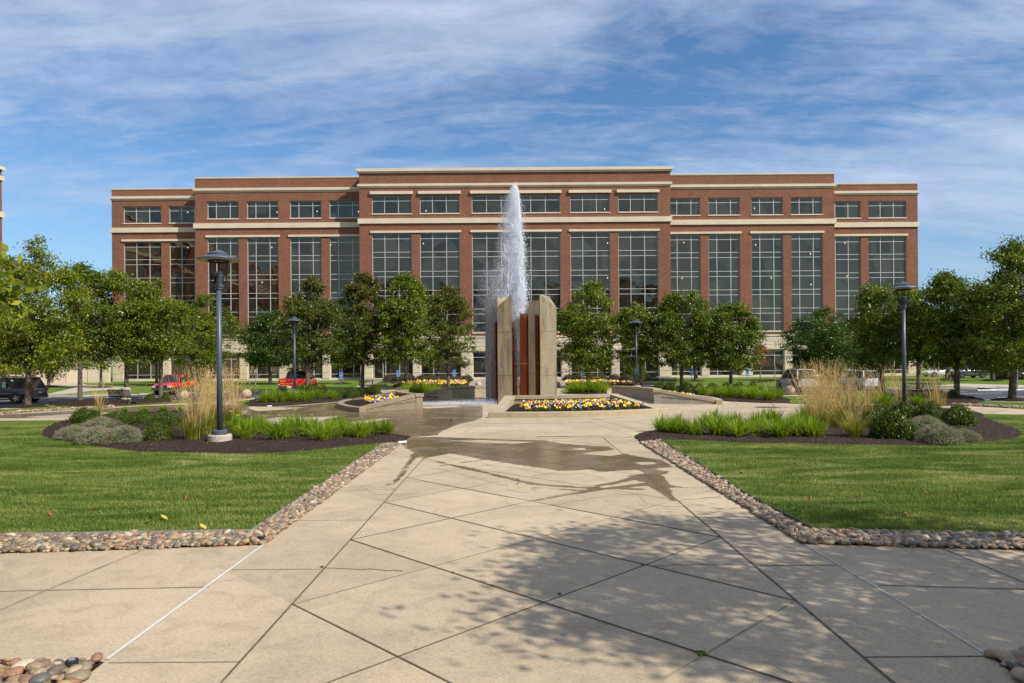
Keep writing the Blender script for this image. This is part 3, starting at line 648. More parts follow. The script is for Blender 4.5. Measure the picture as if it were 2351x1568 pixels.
for (Y,x0,x1,zt,cop,bd,wins,kind) in SECT:
    wv=[(max(a,x0+.0),min(b,x1-.0),n) for a,b,n in wins]
    ops=[(a,b,ZT0,ZT1) for a,b,n in wv]+[(a,b,ZU0,ZU1) for a,b,n in wv]
    mb=MB(); wall_grid(mb,Y,x0,x1,ZB,zt,ops)
    for xs in (x0,x1): mb.add([(xs,Y,ZB),(xs,Y+14,ZB),(xs,Y+14,zt),(xs,Y,zt)],[(0,1,2,3)])
    mb.build('brick_wall',m_brick,bld,world=True)
    mb=MB(); mb.box(x0+.1,x1-.1,Y+.1,Y+14,zt-.5,zt-.3); mb.build('roof',m_limeg,bld,world=True)
    # limestone ground storey
    mb=MB(); wall_grid(mb,Y-.06,x0,x1,-.3,ZB,[(a,b,ZG0,ZG1) for a,b,n in wv],gl=.38)
    for xs in (x0-.0,x1+.0): mb.add([(xs,Y-.06,-.3),(xs,Y+14,-.3),(xs,Y+14,ZB),(xs,Y-.06,ZB)],[(0,1,2,3)])
    mb.box(x0-.06,x1+.06,Y-.14,Y-.04,ZB-.22,ZB+.02); mb.box(x0-.04,x1+.04,Y-.24,Y-.05,ZG1+.12,ZG1+.42); mb.box(x0,x1,Y-.12,Y-.05,-.3,.22)
    # piers between the ground windows stand a little proud
    ed=[x0]+[v for a,b,n in sorted(wv) for v in (a,b)]+[x1]
    for i in range(0,len(ed)-1,2):
        if ed[i+1]-ed[i]>.5: mb.box(ed[i]+.08,ed[i+1]-.08,Y-.16,Y-.05,.24,ZG1-.1)
    mb.build('limestone_base',m_lime,bld,world=True)
    mb=MB()
    for z in (1.05,2.2,3.3,4.62,5.1,5.35): mb.box(x0,x1,Y-.062-.105*(z<3.5),Y-.055,z-.022,z+.022) if z>3.5 else [mb.box(ed[i]+.08,ed[i+1]-.08,Y-.163,Y-.155,z-.022,z+.022) for i in range(0,len(ed)-1,2) if ed[i+1]-ed[i]>.5]
    mb.build('limestone_groove',m_limeg,bld,world=True)
    mb=MB(); d=.35 if kind=='tower' else .1
    mb.box(x0-d,x1+d,Y-d,Y+.6,cop[0]+(cop[1]-cop[0])*.35,cop[1]); mb.box(x0-d*.6,x1+d*.6,Y-d*.6,Y+.5,cop[0],cop[0]+(cop[1]-cop[0])*.35)
    mb.build('coping',m_lime,bld,world=True)
    mb=MB(); h=bd[1]-bd[0]
    mb.box(x0-.22,x1+.22,Y-.24,Y+.3,bd[0]+h*.42,bd[1]); mb.box(x0-.12,x1+.12,Y-.12,Y+.25,bd[0]+h*.2,bd[0]+h*.42); mb.box(x0-.06,x1+.06,Y-.05,Y+.2,bd[0],bd[0]+h*.2)
    mb.build('upper_band',m_lime,bld,world=True)
    mb=MB(); mb.box(x0-.2,x1+.2,Y-.2,Y+.3,21.80,22.5); mb.build('belt_band',m_lime,bld,world=True)
    # lintels over the tall bays (in pairs), sills and top lintels
    pairs=[]; wsort=sorted(wv)
    if kind=='tower': pairs=[(wsort[0][0],wsort[1][1]),(wsort[2][0],wsort[2][1]),(wsort[3][0],wsort[4][1])]
    elif kind=='wing': pairs=[(wsort[0][0],wsort[1][1]),(wsort[2][0],wsort[3][1])]
    else: pairs=[(wsort[0][0],wsort[1][1])]
    for a,b in pairs:
        mb=MB(); mb.box(a-.22,b+.22,Y-.16,Y+.05,20.50,20.80); mb.build('lintel',m_lime,bld,world=True)
    for a,b,n in wv:
        MB().box(a-.05,b+.05,Y-.08,Y+.30,ZU0-.14,ZU0).build('sill',m_lime,bld,world=True); MB().box(a-.05,b+.05,Y-.1,Y+.30,ZT0-.17,ZT0).build('sill',m_lime,bld,world=True)
        if kind=='tower':
            m_=(a+b)/2
            for (u0,u1) in (((a-.2,m_-.25),(m_+.25,b+.2)) if n==6 else ((a-.2,b+.2),)): MB().box(u0,u1,Y-.3,Y+.05,25.85,26.25).build('top_lintel',m_lime,bld,world=True)
        else:
            mb=MB(); mb.box(a-.15,b+.15,Y-.02,Y+.03,25.66,26.0); mb.build('soldier_course',m_brick,bld,world=True)
    # windows
    for (a,b,n) in wv:
        full=[w_ for w_ in wins if abs(w_[0]-a)<.3 or abs(w_[1]-b)<.3][0]
        A,B=full[0],full[1]
        for (z0,z1,hs,tag_) in ((ZU0,ZU1,[24.98],'u'),(ZT0,ZT1,TM,'t'),(ZG0,ZG1,[3.1,.88],'g')):
            g=Y+.26; w2=.045; mb=MB()
            if kind=='tower' and n==3: vs=[A+(B-A)*.315,A+(B-A)*.665]
            elif n==6: vs=[A+(B-A)*i/6 for i in range(1,6)]
            elif kind=='wing': vs=[A+(B-A)*.275,A+(B-A)*.72]
            else: vs=[A+(B-A)*.33,A+(B-A)*.68]
            if A!=a or B!=b or True: vs=[v for v in vs if a+.1<v<b-.1]
            if kind!='tower' and a>0 and wins[0][0]>0: vs=[a+b-v if False else v for v in vs]
            for v in vs: mb.box(v-w2,v+w2,g-.06,g+.04,z0,z1)
            for z in hs: mb.box(a,b,g-.055,g+.035,z-w2*.85,z+w2*.85)
            for (p,q) in ((a,a+.08),(b-.08,b)): mb.box(p,q,g-.065,g+.045,z0,z1)
            for (p,q) in ((z0,z0+.08),(z1-.08,z1)): mb.box(a+.08,b-.08,g-.07,g+.045,p,q)
            fr=mb.build('window',m_frame,bld,world=True)
            mb=MB()
            # every pane sits at a slightly different angle, as real glazing does
            cx_=[a]+vs+[b]; cz_=[z0]+sorted(hs)+[z1]
            r=np.random.default_rng(int(abs(a)*13+z0))
            for i in range(len(cx_)-1):
                for j in range(len(cz_)-1):
                    t1,t2=r.normal(0,.005),r.normal(0,.005); xa,xb,za,zb=cx_[i],cx_[i+1],cz_[j],cz_[j+1]; hx,hz_=(xb-xa)/2,(zb-za)/2
                    mb.add([(xa,g+.01-t1*hx-t2*hz_,za),(xb,g+.01+t1*hx-t2*hz_,za),(xb,g+.01+t1*hx+t2*hz_,zb),(xa,g+.01-t1*hx+t2*hz_,zb)],[(0,1,2,3)])
            mb.add([(a,g+.03,z0),(b,g+.03,z0),(b,g+.03,z1),(a,g+.03,z1)],[(0,1,2,3)])
            mb.build('pane',m_glass,fr,world=True)
# control joints in the brick
mb=MB()
for x,Y in ((wx(1068,97,500),97),(MX(wx(1068,97,500)),97),(wx(652,99.5,500),99.5),(MX(wx(652,99.5,500)),99.5)): mb.box(x-.012,x+.012,Y-.004,Y+.002,20.9,29); 
mb.build('control_joint',m_limeg,bld,world=True)
# doors
def door(x0,x1,Y,z1=3.0):
    mb=MB(); 
    mb.box(x0,x0+.09,Y-.04,Y+.12,.0,z1); mb.box(x1-.09,x1,Y-.04,Y+.12,.0,z1); mb.box(x0+.09,x1-.09,Y-.04,Y+.12,z1-.12,z1); mb.box(x0+.09,x1-.09,Y-.03,Y+.12,.0,.28)
    d=mb.build('door',m_frame,bld,world=True); mb=MB(); mb.box(x0+.1,x1-.1,Y+.02,Y+.06,.28,z1-.12); mb.build('pane',m_glass,d,world=True)
    mb=MB(); mb.tube([(x0+.2,Y-.1,.9),(x0+.2,Y-.1,1.5)],.02,6); mb.build('handle',m_dark,d,world=True)
door(wx(858,97,860),wx(880,97,860),97.1); door(-.75,.5,97.1,3.0); door(.6,1.85,97.1,3.0)
# ceiling lights seen through the glass
t=NT('lit_lamp'); e=t.N('ShaderNodeEmission'); e.inputs[0].default_value=(1,.86,.66,1); e.inputs[1].default_value=1.3; t.L(e.outputs[0],t.out.inputs[0]); m_lit=t.m
for (x,y,Y) in ((873,565,99.5),(759,562.5,99.5),(728,485,99.5),(823,486,99.5),(972,559,97),(978,484,97),(1388,480,97),(1395,558,97),(1395,638,97),(1570,557,99.5),(1566,639,99.5),(1735,562,99.5),(1771,638,99.5),(1732,478,99.5),(1861,583,99.5),(1862,653,99.5),(1945,634,102.3),(1940,558,102.3),(502,487,102.3) if False else (431,487,102.3),(431,568,102.3),(636,487,99.5),(624,568,99.5),(602,648,99.5)):
    p=P(x,y,Y+.22); mb=MB(); mb.box(p[0]-.05,p[0]+.05,p[1],p[1]+.03,p[2]-.09,p[2]+.09); mb.build('ceiling_light',m_lit,bld,world=True)
# ---- neighbouring building, only its corner in view, and the one behind the photographer (both mirrored in the glass)
def side_building(name,label,axis,F,a0,a1,zt,sgn,loc):
    b=thing(name,label,'building',loc); mb=MB()
    n=int((a1-a0)/7); pw=(a1-a0)/n; ops=[]
    for i in range(n):
        c=a0+pw*(i+.5); ops+= [(c-2.1,c+2.1,ZT0,ZT1),(c-2.1,c+2.1,ZU0,ZU1)]
    wall_grid(mb,F,a0,a1,ZB,zt,ops,axis=axis,sgn=sgn)
    T=(lambda x0,x1,y0,y1,z0,z1:mb.box(x0,x1,min(y0,y1),max(y0,y1),z0,z1)) if axis=='x' else (lambda x0,x1,y0,y1,z0,z1:mb.box(min(y0,y1),max(y0,y1),x0,x1,z0,z1))
    T(a0,a0+.02,F,F+15*sgn,ZB,zt); T(a1-.02,a1,F,F+15*sgn,ZB,zt); T(a0+.1,a1-.1,F+.1*sgn,F+15*sgn,zt-.6,zt-.4)
    mb.build('brick_wall',m_brick,b,world=True); mb=MB()
    T(a0-.04,a1+.04,F-.06*sgn,F+14*sgn,-.3,ZB-.002)
    mb.build('limestone_base',m_lime,b,world=True); mb=MB()
    T(a0-.3,a1+.3,F-.3*sgn,F+.3*sgn,zt-.3,zt+.12); mb.build('coping',m_lime,b,world=True); mb=MB()
    T(a0-.2,a1+.2,F-.22*sgn,F+.3*sgn,26.6,27.2); mb.build('upper_band',m_lime,b,world=True); mb=MB()
    T(a0-.2,a1+.2,F-.2*sgn,F+.3*sgn,21.8,22.5); mb.build('belt_band',m_lime,b,world=True)
    for (p,q,z0,z1) in ops:
        mb=MB(); g=F+.26*sgn
        for k in (0,.33,.67,1): 
            u=p+(q-p)*k; T(u-.05,u+.05,g-.05*sgn,g,z0,z1)
        zz_=z0
        while zz_<z1: T(p,q,g-.04*sgn,g,zz_,zz_+.08); zz_+=2.66
        fr=mb.build('window',m_frame,b,world=True); mb=MB(); T(p,q,g+.002*sgn,g+.05*sgn,z0,z1); mb.build('pane',m_glass,fr,world=True)
    return b
side_building('office_building','brick office building of which only one corner shows at the left photo edge','y',-66.6,-12,91.2,28.3,-1,(-66.6,40,0))
side_building('office_building','brick office building facing the fountain from behind the photographer','x',-48.0,-52,54,27.6,-1,(0,-48,0))
# low limestone wall and terrace on the left
tw_=thing('terrace_wall','low tan limestone wall with brown pilasters left of the main building','wall',(-60,96.5,0))
mb=MB(); xa,xb=wx(-60,97,850),wx(252,97,850); mb.box(xa,xb,96.6,97.2,-.2,4.6); mb.build('wall',m_lime,tw_,world=True)
mb=MB(); mb.box(xa,xb,96.5,97.3,4.6,4.85); mb.build('coping',m_lime,tw_,world=True)
m_brown=M_plain('brown_pilaster',(.20,.12,.06),.8)
for x in (78,117.5): mb=MB(); p=wx(x,96.5,850); mb.box(p-.25,p+.25,96.35,96.6,-.1,4.5); mb.build('pilaster',m_brown,tw_,world=True)
mb=MB()
for x in (51,92,150,200): p=wx(x,96.5,850); mb.box(p-.03,p+.03,96.59,96.6,0,4.5)
mb.box(xa,xb,96.592,96.6,2.0,2.05); mb.build('wall_joint',m_limeg,tw_,world=True)
# ================================================================ fountain
fo=thing('fountain','concrete pillar fountain with red weathered steel fins around its jet','fountain',(.6,43,0))
def pillar(name,foot,tops,mat,joints,jm):
    """foot: 4 world points counter clockwise from front left, tops: heights"""
    mb=MB(); mb.prism(foot,-.0,tops); o=mb.build(name,mat,fo,world=True)
    c=Vector((sum(p[0] for p in foot)/len(foot),sum(p[1] for p in foot)/len(foot))); mb=MB()
    for z in joints:
        q=[tuple(c+(Vector(p)-c)*1.006) for p in foot]; mb.prism(q,z-.014,z+.014)
    mb.build('seam',jm,o,world=True); return o
def W_(x,Y): return (wx(x,Y,800),Y)
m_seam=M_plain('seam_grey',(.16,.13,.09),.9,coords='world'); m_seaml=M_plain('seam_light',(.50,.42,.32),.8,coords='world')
pillar('concrete_pillar',[W_(1142.5,41.2),W_(1175.5,40.9),(W_(1175,41)[0]-.02,42.7),(W_(1142,41)[0]+.0,42.7)],[5.80,6.52,6.52,6.5],m_agg,(1.72,4.30),m_seam)
pillar('concrete_pillar',[W_(1240.3,40.9),W_(1278,41.3),(W_(1262,42.5)[0],42.6),(W_(1238,42.5)[0],42.6)],[6.5,5.75,6.5,6.5],m_agg2,(1.72,4.30),m_seam)
pillar('concrete_pillar',[W_(1128,43.7),W_(1143,44.0),W_(1146,45.6),W_(1118,45.6),W_(1114.5,44.9)],[6.45]*5,m_agg2,(1.9,4.4),m_seam)
pillar('concrete_pillar',[W_(1207,45.2),W_(1243,44.8),W_(1243,46.4),W_(1207,46.8)],[6.5,6.45,6.45,6.5],m_agg2,(1.75,4.30),m_seam)
m_dkshade=M_plain('shade_dark_concrete',(.07,.06,.05),.8,var=.3)  # near-black tone puts the rear pillar's shade into its colour
pillar('dark_pillar',[W_(1114.5,46.8),W_(1134,46.8),W_(1134,48.4),W_(1116,48.4)],[6.7,7.9,7.9,6.7],m_dkshade,(4.4,),m_seam)
def fin(xl,xm,xr,Y,dY,tops,w=.0):
    pillar('steel_fin',[W_(xl,Y+dY),W_(xm,Y),W_(xr,Y+.25),(W_(xr,Y)[0],Y+1.0),(W_(xl,Y)[0],Y+1.0)],tops,m_corten,(2.42,),m_seaml)
fin(1194.3,1208.5,1213.5,41.6,.35,[5.48,5.05,5.48,5.48,5.48]); fin(1230,1235.5,1240.5,41.8,.3,[5.36,5.36,5.0,5.2,5.36])
fin(1135.5,1138.0,1141.5,41.9,.3,[4.8,4.9,5.05,5.05,4.8]); fin(1175.7,1180,1188,43.6,.2,[5.0,5.0,5.0,5.0,5.0])
# planters of the ring
def planter(a0,a1,label,ri=7.6,ro=11.1,inner=m_wall,seed=0,cop=m_copc):
    am=(a0+a1)/2; cxp=(cx0+9*math.cos(R(am)),cy0+9*math.sin(R(am)),0)
    t=thing('planter',label,'planter',cxp)
    pol=lambda r,a:(cx0+r*math.cos(R(a)),cy0+r*math.sin(R(a)))
    def arc(mb,r0,r1,z0,z1,b0,b1,n=14):
        for i in range(n):
            p,q=b0+(b1-b0)*i/n,b0+(b1-b0)*(i+1)/n
            V=[pol(r0,p)+(z0,),pol(r1,p)+(z0,),pol(r1,q)+(z0,),pol(r0,q)+(z0,),pol(r0,p)+(z1,),pol(r1,p)+(z1,),pol(r1,q)+(z1,),pol(r0,q)+(z1,)]
            F=[(4,5,6,7),(0,4,7,3),(1,2,6,5)]
            if i==0: F.append((0,1,5,4))
            if i==n-1: F.append((3,7,6,2))
            mb.add(V,F)
    mb=MB(); arc(mb,ri,ri+.42,0,.64,a0,a1); mb.build('back_wall',inner,t,world=True)
    mb=MB(); arc(mb,ri-.04,ri+.47,.67,.83,a0-.4,a1+.4); mb.build('coping',cop,t,world=True)
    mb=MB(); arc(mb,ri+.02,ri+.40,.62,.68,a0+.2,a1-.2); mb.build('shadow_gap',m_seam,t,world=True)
    mb=MB(); arc(mb,ro,ro+.38,0,.26,a0-.6,a1+.6,8); mb.build('kerb',cop,t,world=True,bevel=.03)
    for sgn,a in ((1,a0),(-1,a1)):
        d=Vector((math.cos(R(a)),math.sin(R(a)))); q=Vector((-d.y,d.x))*sgn; c=Vector((cx0,cy0)); th=.52
        p0,p1=c+d*(ri+.3),c+d*(ro+.05); 
        for nm,z0,ha,hb,o0,mt in (('side_wall',0,.66,.08,0.03,inner),('side_coping',None,.84,.265,0,cop)):
            f=[p0+q*o0,p1+q*o0,p1+q*(th-o0),p0+q*(th-o0)]
            V=[(v.x,v.y,0 if z0==0 else (ha if i in(0,3) else hb)-.17) for i,v in enumerate(f)]+[(v.x,v.y,ha if i in(0,3) else hb) for i,v in enumerate(f)]
            mb=MB(); mb.add(V,[(0,3,2,1),(4,5,6,7),(0,1,5,4),(1,2,6,5),(2,3,7,6),(3,0,4,7)]); mb.build(nm,mt,t,world=True)
    mb=MB(); r=np.random.default_rng(seed); ni,nj=40,16; V=[];F=[]
    for i in range(ni+1):
        for j in range(nj+1):
            a=a0+(a1-a0)*i/ni; rr=ri+.42+(ro-ri-.42)*j/nj; V.append(pol(rr,a)+(.40-.22*j/nj+r.uniform(0,.035),))
    for i in range(ni):
        for j in range(nj): k=i*(nj+1)+j; F.append((k,k+1,k+nj+2,k+nj+1))
    mb.add(V,F); mb.build('soil',m_soil,t,world=True,smooth=True); return t
PL=[(-100,-56),(-186,-141),(-15,40),(84,133)]
planter(*PL[0],'curved concrete planter of pansies in front of the fountain'); planter(*PL[1],'damp curved concrete planter left of the fountain',inner=m_wwall,seed=1,cop=M_concrete('damp_coping',(.30,.235,.155)))
planter(*PL[2],'curved concrete seat wall planter right of the fountain',inner=M_concrete('grey_wall_concrete',(.36,.33,.27)),seed=2); planter(*PL[3],'concrete planter wall behind the fountain',inner=M_concrete('stained_wall_concrete',(.46,.38,.26)),seed=3)
# water
def M_water():
    t=NT('spray_water'); t.bsdf((.96,.97,.98),.25,0,.6)
    tr=t.N('ShaderNodeBsdfTranslucent'); tr.inputs[0].default_value=(.9,.94,1,1); ms=t.N('ShaderNodeMixShader'); ms.inputs[0].default_value=.5
    t.L(t.p.outputs[0],ms.inputs[1]); t.L(tr.outputs[0],ms.inputs[2])
    tp=t.N('ShaderNodeBsdfTransparent'); m2=t.N('ShaderNodeMixShader'); m2.inputs[0].default_value=.22
    t.L(ms.outputs[0],m2.inputs[1]); t.L(tp.outputs[0],m2.inputs[2]); t.L(m2.outputs[0],t.out.inputs[0]); return t.m
m_water=M_water()
ICV,ICF=ico(4)
OV=np.array([(1,0,0),(-.5,.87,0),(-.5,-.87,0),(0,0,1.2),(0,0,-1.2)],float); OF=np.array([(0,1,3),(1,2,3),(2,0,3),(1,0,4),(2,1,4),(0,2,4)],dtype=np.int32)
def drops(mb,x,y,z,s,el,tilt=0):
    n=len(x); sc_=np.stack([s,s,s*el],1); V=OV[None]*sc_[:,None]
    a=rng.uniform(0,6.28,n)[:,None]; X=V[...,0]*np.cos(a)-V[...,1]*np.sin(a); Y_=V[...,0]*np.sin(a)+V[...,1]*np.cos(a); X=X+V[...,2]*tilt
    V=np.stack([X+x[:,None],Y_+y[:,None],V[...,2]+z[:,None]],-1).reshape(-1,3)
    mb.add(V,(OF[None]+(np.arange(n)*5)[:,None,None]).reshape(-1,3).astype(np.int32))
hz_=[.0,.42,5.2,6.97,8.75,10.5,12.29,13.2,13.45]
lef=[.45,.40,-1.2,-1.36,-1.05,-.67,-.28,.10,.22]; rig=[.62,.72,.88,.88,.81,.64,.55,.40,.30]; core=[.53,.55,.50,.47,.42,.34,.24,.25,.26]; cw=[.07,.08,.20,.21,.20,.17,.14,.08,.03]
mb=MB()
def zs(n,a,b,p=1.0): return a+(b-a)*rng.uniform(0,1,n)**p
n=60000; z=zs(n,0.1,13.42); keep=(z>5)|(rng.uniform(0,1,n)<.35); z=z[keep]; n=len(z)
wd=np.interp(z,hz_,cw); cxw=np.interp(z,hz_,core)+.05*np.sin(z*2.1)*(z>5)
x=cxw+rng.normal(0,1,n)*wd*.9; y=43+rng.normal(0,1,n)*wd*.85
drops(mb,x,y,z,rng.uniform(.004,.017,n),rng.uniform(1.5,4.5,n),-.05)
# clotted lumps of water
nc=900; zc=zs(nc,5.0,13.3,.9); lw=np.interp(zc,hz_,lef); rw=np.interp(zc,hz_,rig); f=rng.beta(2.8,2.0,nc); xc=lw+(rw-lw)*f; yc=43+rng.normal(0,.25,nc)
k=26; xx=np.repeat(xc,k)+rng.normal(0,.06,nc*k); yy=np.repeat(yc,k)+rng.normal(0,.06,nc*k); zz2=np.repeat(zc,k)+rng.normal(0,.13,nc*k); 
ok=(xx<np.repeat(rw,k)+.03); drops(mb,xx[ok],yy[ok],zz2[ok],rng.uniform(.004,.015,ok.sum()),rng.uniform(1,3.2,ok.sum()),.05)
n=38000; z=zs(n,4.6,13.3,.85); l=np.interp(z,hz_,lef);r_=np.interp(z,hz_,rig); f=rng.beta(2.0,1.6,n); x=l-.15+(r_-l+.22)*f; y=43+rng.normal(0,.35,n)
drops(mb,x,y,z,rng.uniform(.002,.009,n),rng.uniform(1,3,n))
# droplets flung out on the right, falling drips on the left
n=500; z=zs(n,6,12.6); r_=np.interp(z,hz_,rig); drops(mb,r_+np.abs(rng.normal(0,.16,n)),43+rng.normal(0,.2,n),z,rng.uniform(.008,.020,n),rng.uniform(1,1.8,n))
n=500; z=zs(n,10.5,12.8); l=np.interp(z,hz_,lef); drops(mb,l-np.abs(rng.normal(0,.16,n)),43+rng.normal(0,.2,n),z,rng.uniform(.006,.014,n),rng.uniform(1,1.8,n))
n=8500; z=zs(n,.05,8.2); x=-1.1+rng.normal(0,.38,n)-(8-z)*.04; drops(mb,x,43.2+rng.normal(0,.6,n),z,rng.uniform(.003,.008,n),rng.uniform(1.5,5,n),.03)
# ropes of water inside the jet
for i in range(46):
    z0=rng.uniform(4.8,11.5); z1=min(13.2,z0+rng.uniform(.8,2.6)); m=14; zz3=np.linspace(z0,z1,m); f=rng.uniform(.45,.95); xs_=np.interp(zz3,hz_,lef)*(1-f)+np.interp(zz3,hz_,rig)*f+np.cumsum(rng.normal(0,.018,m)); ys_=43+rng.normal(0,.16)+np.cumsum(rng.normal(0,.018,m))
    mb.tube([(xs_[q],ys_[q],zz3[q]) for q in range(m)],[.004+.040*math.sin(PI*(q+.3)/m)*rng.uniform(.25,1.2) for q in range(m)],5)
tag(mb.build('water_jet',m_water),'tall white jet of water and spray rising from the fountain','water jet',kind='stuff')
mb=MB(); n=16000; x=rng.uniform(-6.0,-.9,n); w1=np.clip((x+6.3)/5.2,0,1); y=42.2+rng.normal(0,.85,n)+.0*x; z=np.abs(rng.normal(0,.11,n))*(.25+w1)+.01
drops(mb,x,y,z,rng.uniform(.003,.011,n)*(.6+.7*w1),rng.uniform(.8,1.6,n)); tag(mb.build('water_splash',m_water),'splashing drops where the spray falls on the wet plaza left of the pillars','water',kind='stuff')

t=NT('spray_mist'); pvv=t.N('ShaderNodeVolumePrincipled'); pvv.inputs['Color'].default_value=(.97,.98,1,1); pvv.inputs['Density'].default_value=.075; pvv.inputs['Anisotropy'].default_value=.2; t.L(pvv.outputs[0],t.out.inputs[1]); m_mist=t.m
for (c,r3,lb) in (((.05,43,9.2),(.95,.9,4.2),'faint mist round the upper water jet'),((-1.05,43.2,4.6),(1.35,1.2,4.5),'drifting mist falling left of the fountain pillars')):
    MB().add(ICV*np.array(r3)+np.array(c),ICF).build('water_mist',m_mist,smooth=True); tag(C.objects[-1],lb,'mist',kind='stuff')
# ================================================================ plants
def leafcloud(mb,C_,n_per,spread,L,Wd,r,droop=-.35,out=None):
    n=len(C_)*n_per; c=np.repeat(C_,n_per,0)+r.normal(0,1,(n,3))*spread*np.array([1.1,1.1,.6])
    d=r.normal(0,1,(n,3)); d[:,2]+=droop*1.4
    d=unit(d); s=unit(np.cross(d,r.normal(0,1,(n,3))))
    mb.add(*rhomb(c,d,s,L*r.uniform(.7,1.25,n),Wd*r.uniform(.7,1.25,n)))
def make_tree(name,label,loc,H,rad,base,trunk_r,mat,seed,lobes=9,n_cl=300,n_per=56,leaf=.15,low=.2,shape='oval',group='trees round the plaza and car park',dens_=1.0,multi=False):
    """H total height, rad crown half width, base height of the lowest leaves"""
    r=np.random.default_rng(seed); t=thing(name,label,'tree',(loc[0],loc[1],0),0,group)
    CH=H-base; cl=[]; limbs=[]; asp=r.uniform(.86,1.14); offx,offy=r.normal(0,.10*rad,2)
    def env(h):     # half width against relative height
        if shape=='oval': return rad*(math.sin(PI*min(1,max(0,(h*.84+.15))))**.75)
        if shape=='round': return rad*math.sqrt(max(0,1-(2*h-1)**2*.92))
        if shape=='cone': return rad*(1.02-h)**.8*(1 if h>.1 else .6+4*h)
        return rad
    for i in range(lobes):
        a=2*PI*i/lobes*1.0+r.uniform(-.35,.35); e=r.uniform(.35,1); top=base+CH*(1-.36*e**1.5)*r.uniform(.90,1.02)
        if i==0: e=.08; top=H
        foot=base+CH*r.uniform(.02,.18)
        rr=rad*.74*e; 
        limbs.append([(0,0,base*.85+CH*.05*r.uniform(0,1)),(rr*.5*math.cos(a),rr*.5*math.sin(a),foot+(top-foot)*.3),(rr*math.cos(a),rr*math.sin(a),foot+(top-foot)*.65),(rr*.96*math.cos(a),rr*.96*math.sin(a),top-.2)])
        m=int(n_cl/lobes*1.0)
        for _ in range(m):
            tt=r.uniform(0,1)**.95; z=foot+(top-foot)*tt; w_=rad*(.58 if e>.1 else .46)*math.sin(PI*min(1,tt*.80+.18))**.8*r.uniform(.25,1.0)**.55
            b=r.uniform(0,2*PI); x=rr*(.35+.75*min(1,tt*1.6))*math.cos(a)+w_*math.cos(b); y=rr*(.35+.75*min(1,tt*1.6))*math.sin(a)+w_*math.sin(b)
            q=math.hypot(x,y); mx=env((z-base)/CH)*(1.0+.28*math.sin(3*b+i*1.7)*math.sin(z*1.9+i)) 
            if q>mx and q>0: x*=mx/q*r.uniform(.85,1.02); y*=mx/q*r.uniform(.85,1.02)
            cl.append((x,y,z))
    # shoots that stick out of the outline
    for _ in range(int(16+n_cl*.05)):
        if len(cl)<8: break
        b=r.uniform(0,2*PI); q=r.uniform(0,.95)**.7; z=base+CH*(1-.55*q*q)*r.uniform(.86,.98); ln=r.uniform(.35,.95)*(.3+.7*(1-q)); x,y=q*rad*.86*math.cos(b),q*rad*.86*math.sin(b)
        for k in range(5): cl.append((x*(1+.05*k),y*(1+.05*k),z+ln*k/4*.8)); 
    # skirt of lower branches
    for _ in range(int(n_cl*low)):
        b=r.uniform(0,2*PI); q=rad*r.uniform(.35,1.0); h=r.uniform(-.05,.30); z=base+CH*h*(1.0-.25*q/rad)+.12*r.normal(); q=min(q,env((z-base)/CH)*1.12); cl.append((q*math.cos(b),q*math.sin(b),z))
    cl=np.array(cl); hh_=((cl[:,2]-base)/CH).clip(0,1); cl[:,0]=cl[:,0]*(1+(asp-1)*(1-hh_))+offx*hh_; cl[:,1]+=offy*hh_
    # gaps: whole pockets of the crown are left bare
    ph=r.uniform(0,6,3); fr=r.uniform(1.7,2.5,3)/ (rad/2.6)
    gap=np.sin(cl[:,0]*fr[0]+ph[0])+np.sin(cl[:,1]*fr[1]+ph[1])+np.sin(cl[:,2]*fr[2]*1.1+ph[2]); keep=(gap>-.95)&(r.uniform(0,1,len(cl))<dens_); cl=cl[keep]
    mb=MB()
    sizes=r.uniform(.6,1.4,len(cl))
    for k in range(3):
        idx=np.arange(len(cl))%3==k
        leafcloud(mb,cl[idx],n_per,(.14,.21,.34)[k]*(rad/2.6)**.5,leaf,leaf*.58,r)
    mb.build('crown',mat,t)
    mb=MB(); lean=r.normal(0,.06,2)
    tp=[(0,0,-.05),(lean[0]*.2,lean[1]*.2,.25),(lean[0]*.6,lean[1]*.6,base*.55),(lean[0],lean[1],base),(lean[0]*1.2,lean[1]*1.2,base+CH*.35),(0,0,base+CH*.75)]
    mb.tube(tp,[trunk_r*1.45,trunk_r*1.08,trunk_r*.95,trunk_r*.85,trunk_r*.5,trunk_r*.12],10)
    for lm in limbs: mb.tube(lm,[trunk_r*.42,trunk_r*.3,trunk_r*.18,.012],6)
    for i in range(26):
        c=cl[r.integers(len(cl))]; z0=base+ (c[2]-base)*r.uniform(.1,.45); mb.tube([(0,0,z0),(c[0]*.5,c[1]*.5,(z0+c[2])/2-.05),tuple(c)],[trunk_r*.2,trunk_r*.12,.008],5)
    mb.build('trunk',m_bark,t,smooth=True); return t
def ring_mulch(x,y,rd=1.1,h=.16,seed=0,z=.014):
    r=np.random.default_rng(seed); V=[];F=[]; n=18; V.append((x,y,z+h))
    for k,(q,hh) in enumerate(((.35,.95),(.7,.55),(1.0,.02))):
        for i in range(n):
            a=2*PI*i/n; u=q*rd*(1+r.normal(0,.05)); V.append((x+u*math.cos(a),y+u*math.sin(a),z+h*hh+r.normal(0,.01)*(k<2)))
    for i in range(n): F.append((0,1+i,1+(i+1)%n))
    for k in range(2):
        for i in range(n): F.append((1+k*n+i,1+(k+1)*n+i,1+(k+1)*n+(i+1)%n,1+k*n+(i+1)%n))
    o=MB().add(V,F).build('mulch_ring',m_mulch,smooth=True); o['kind']='structure'
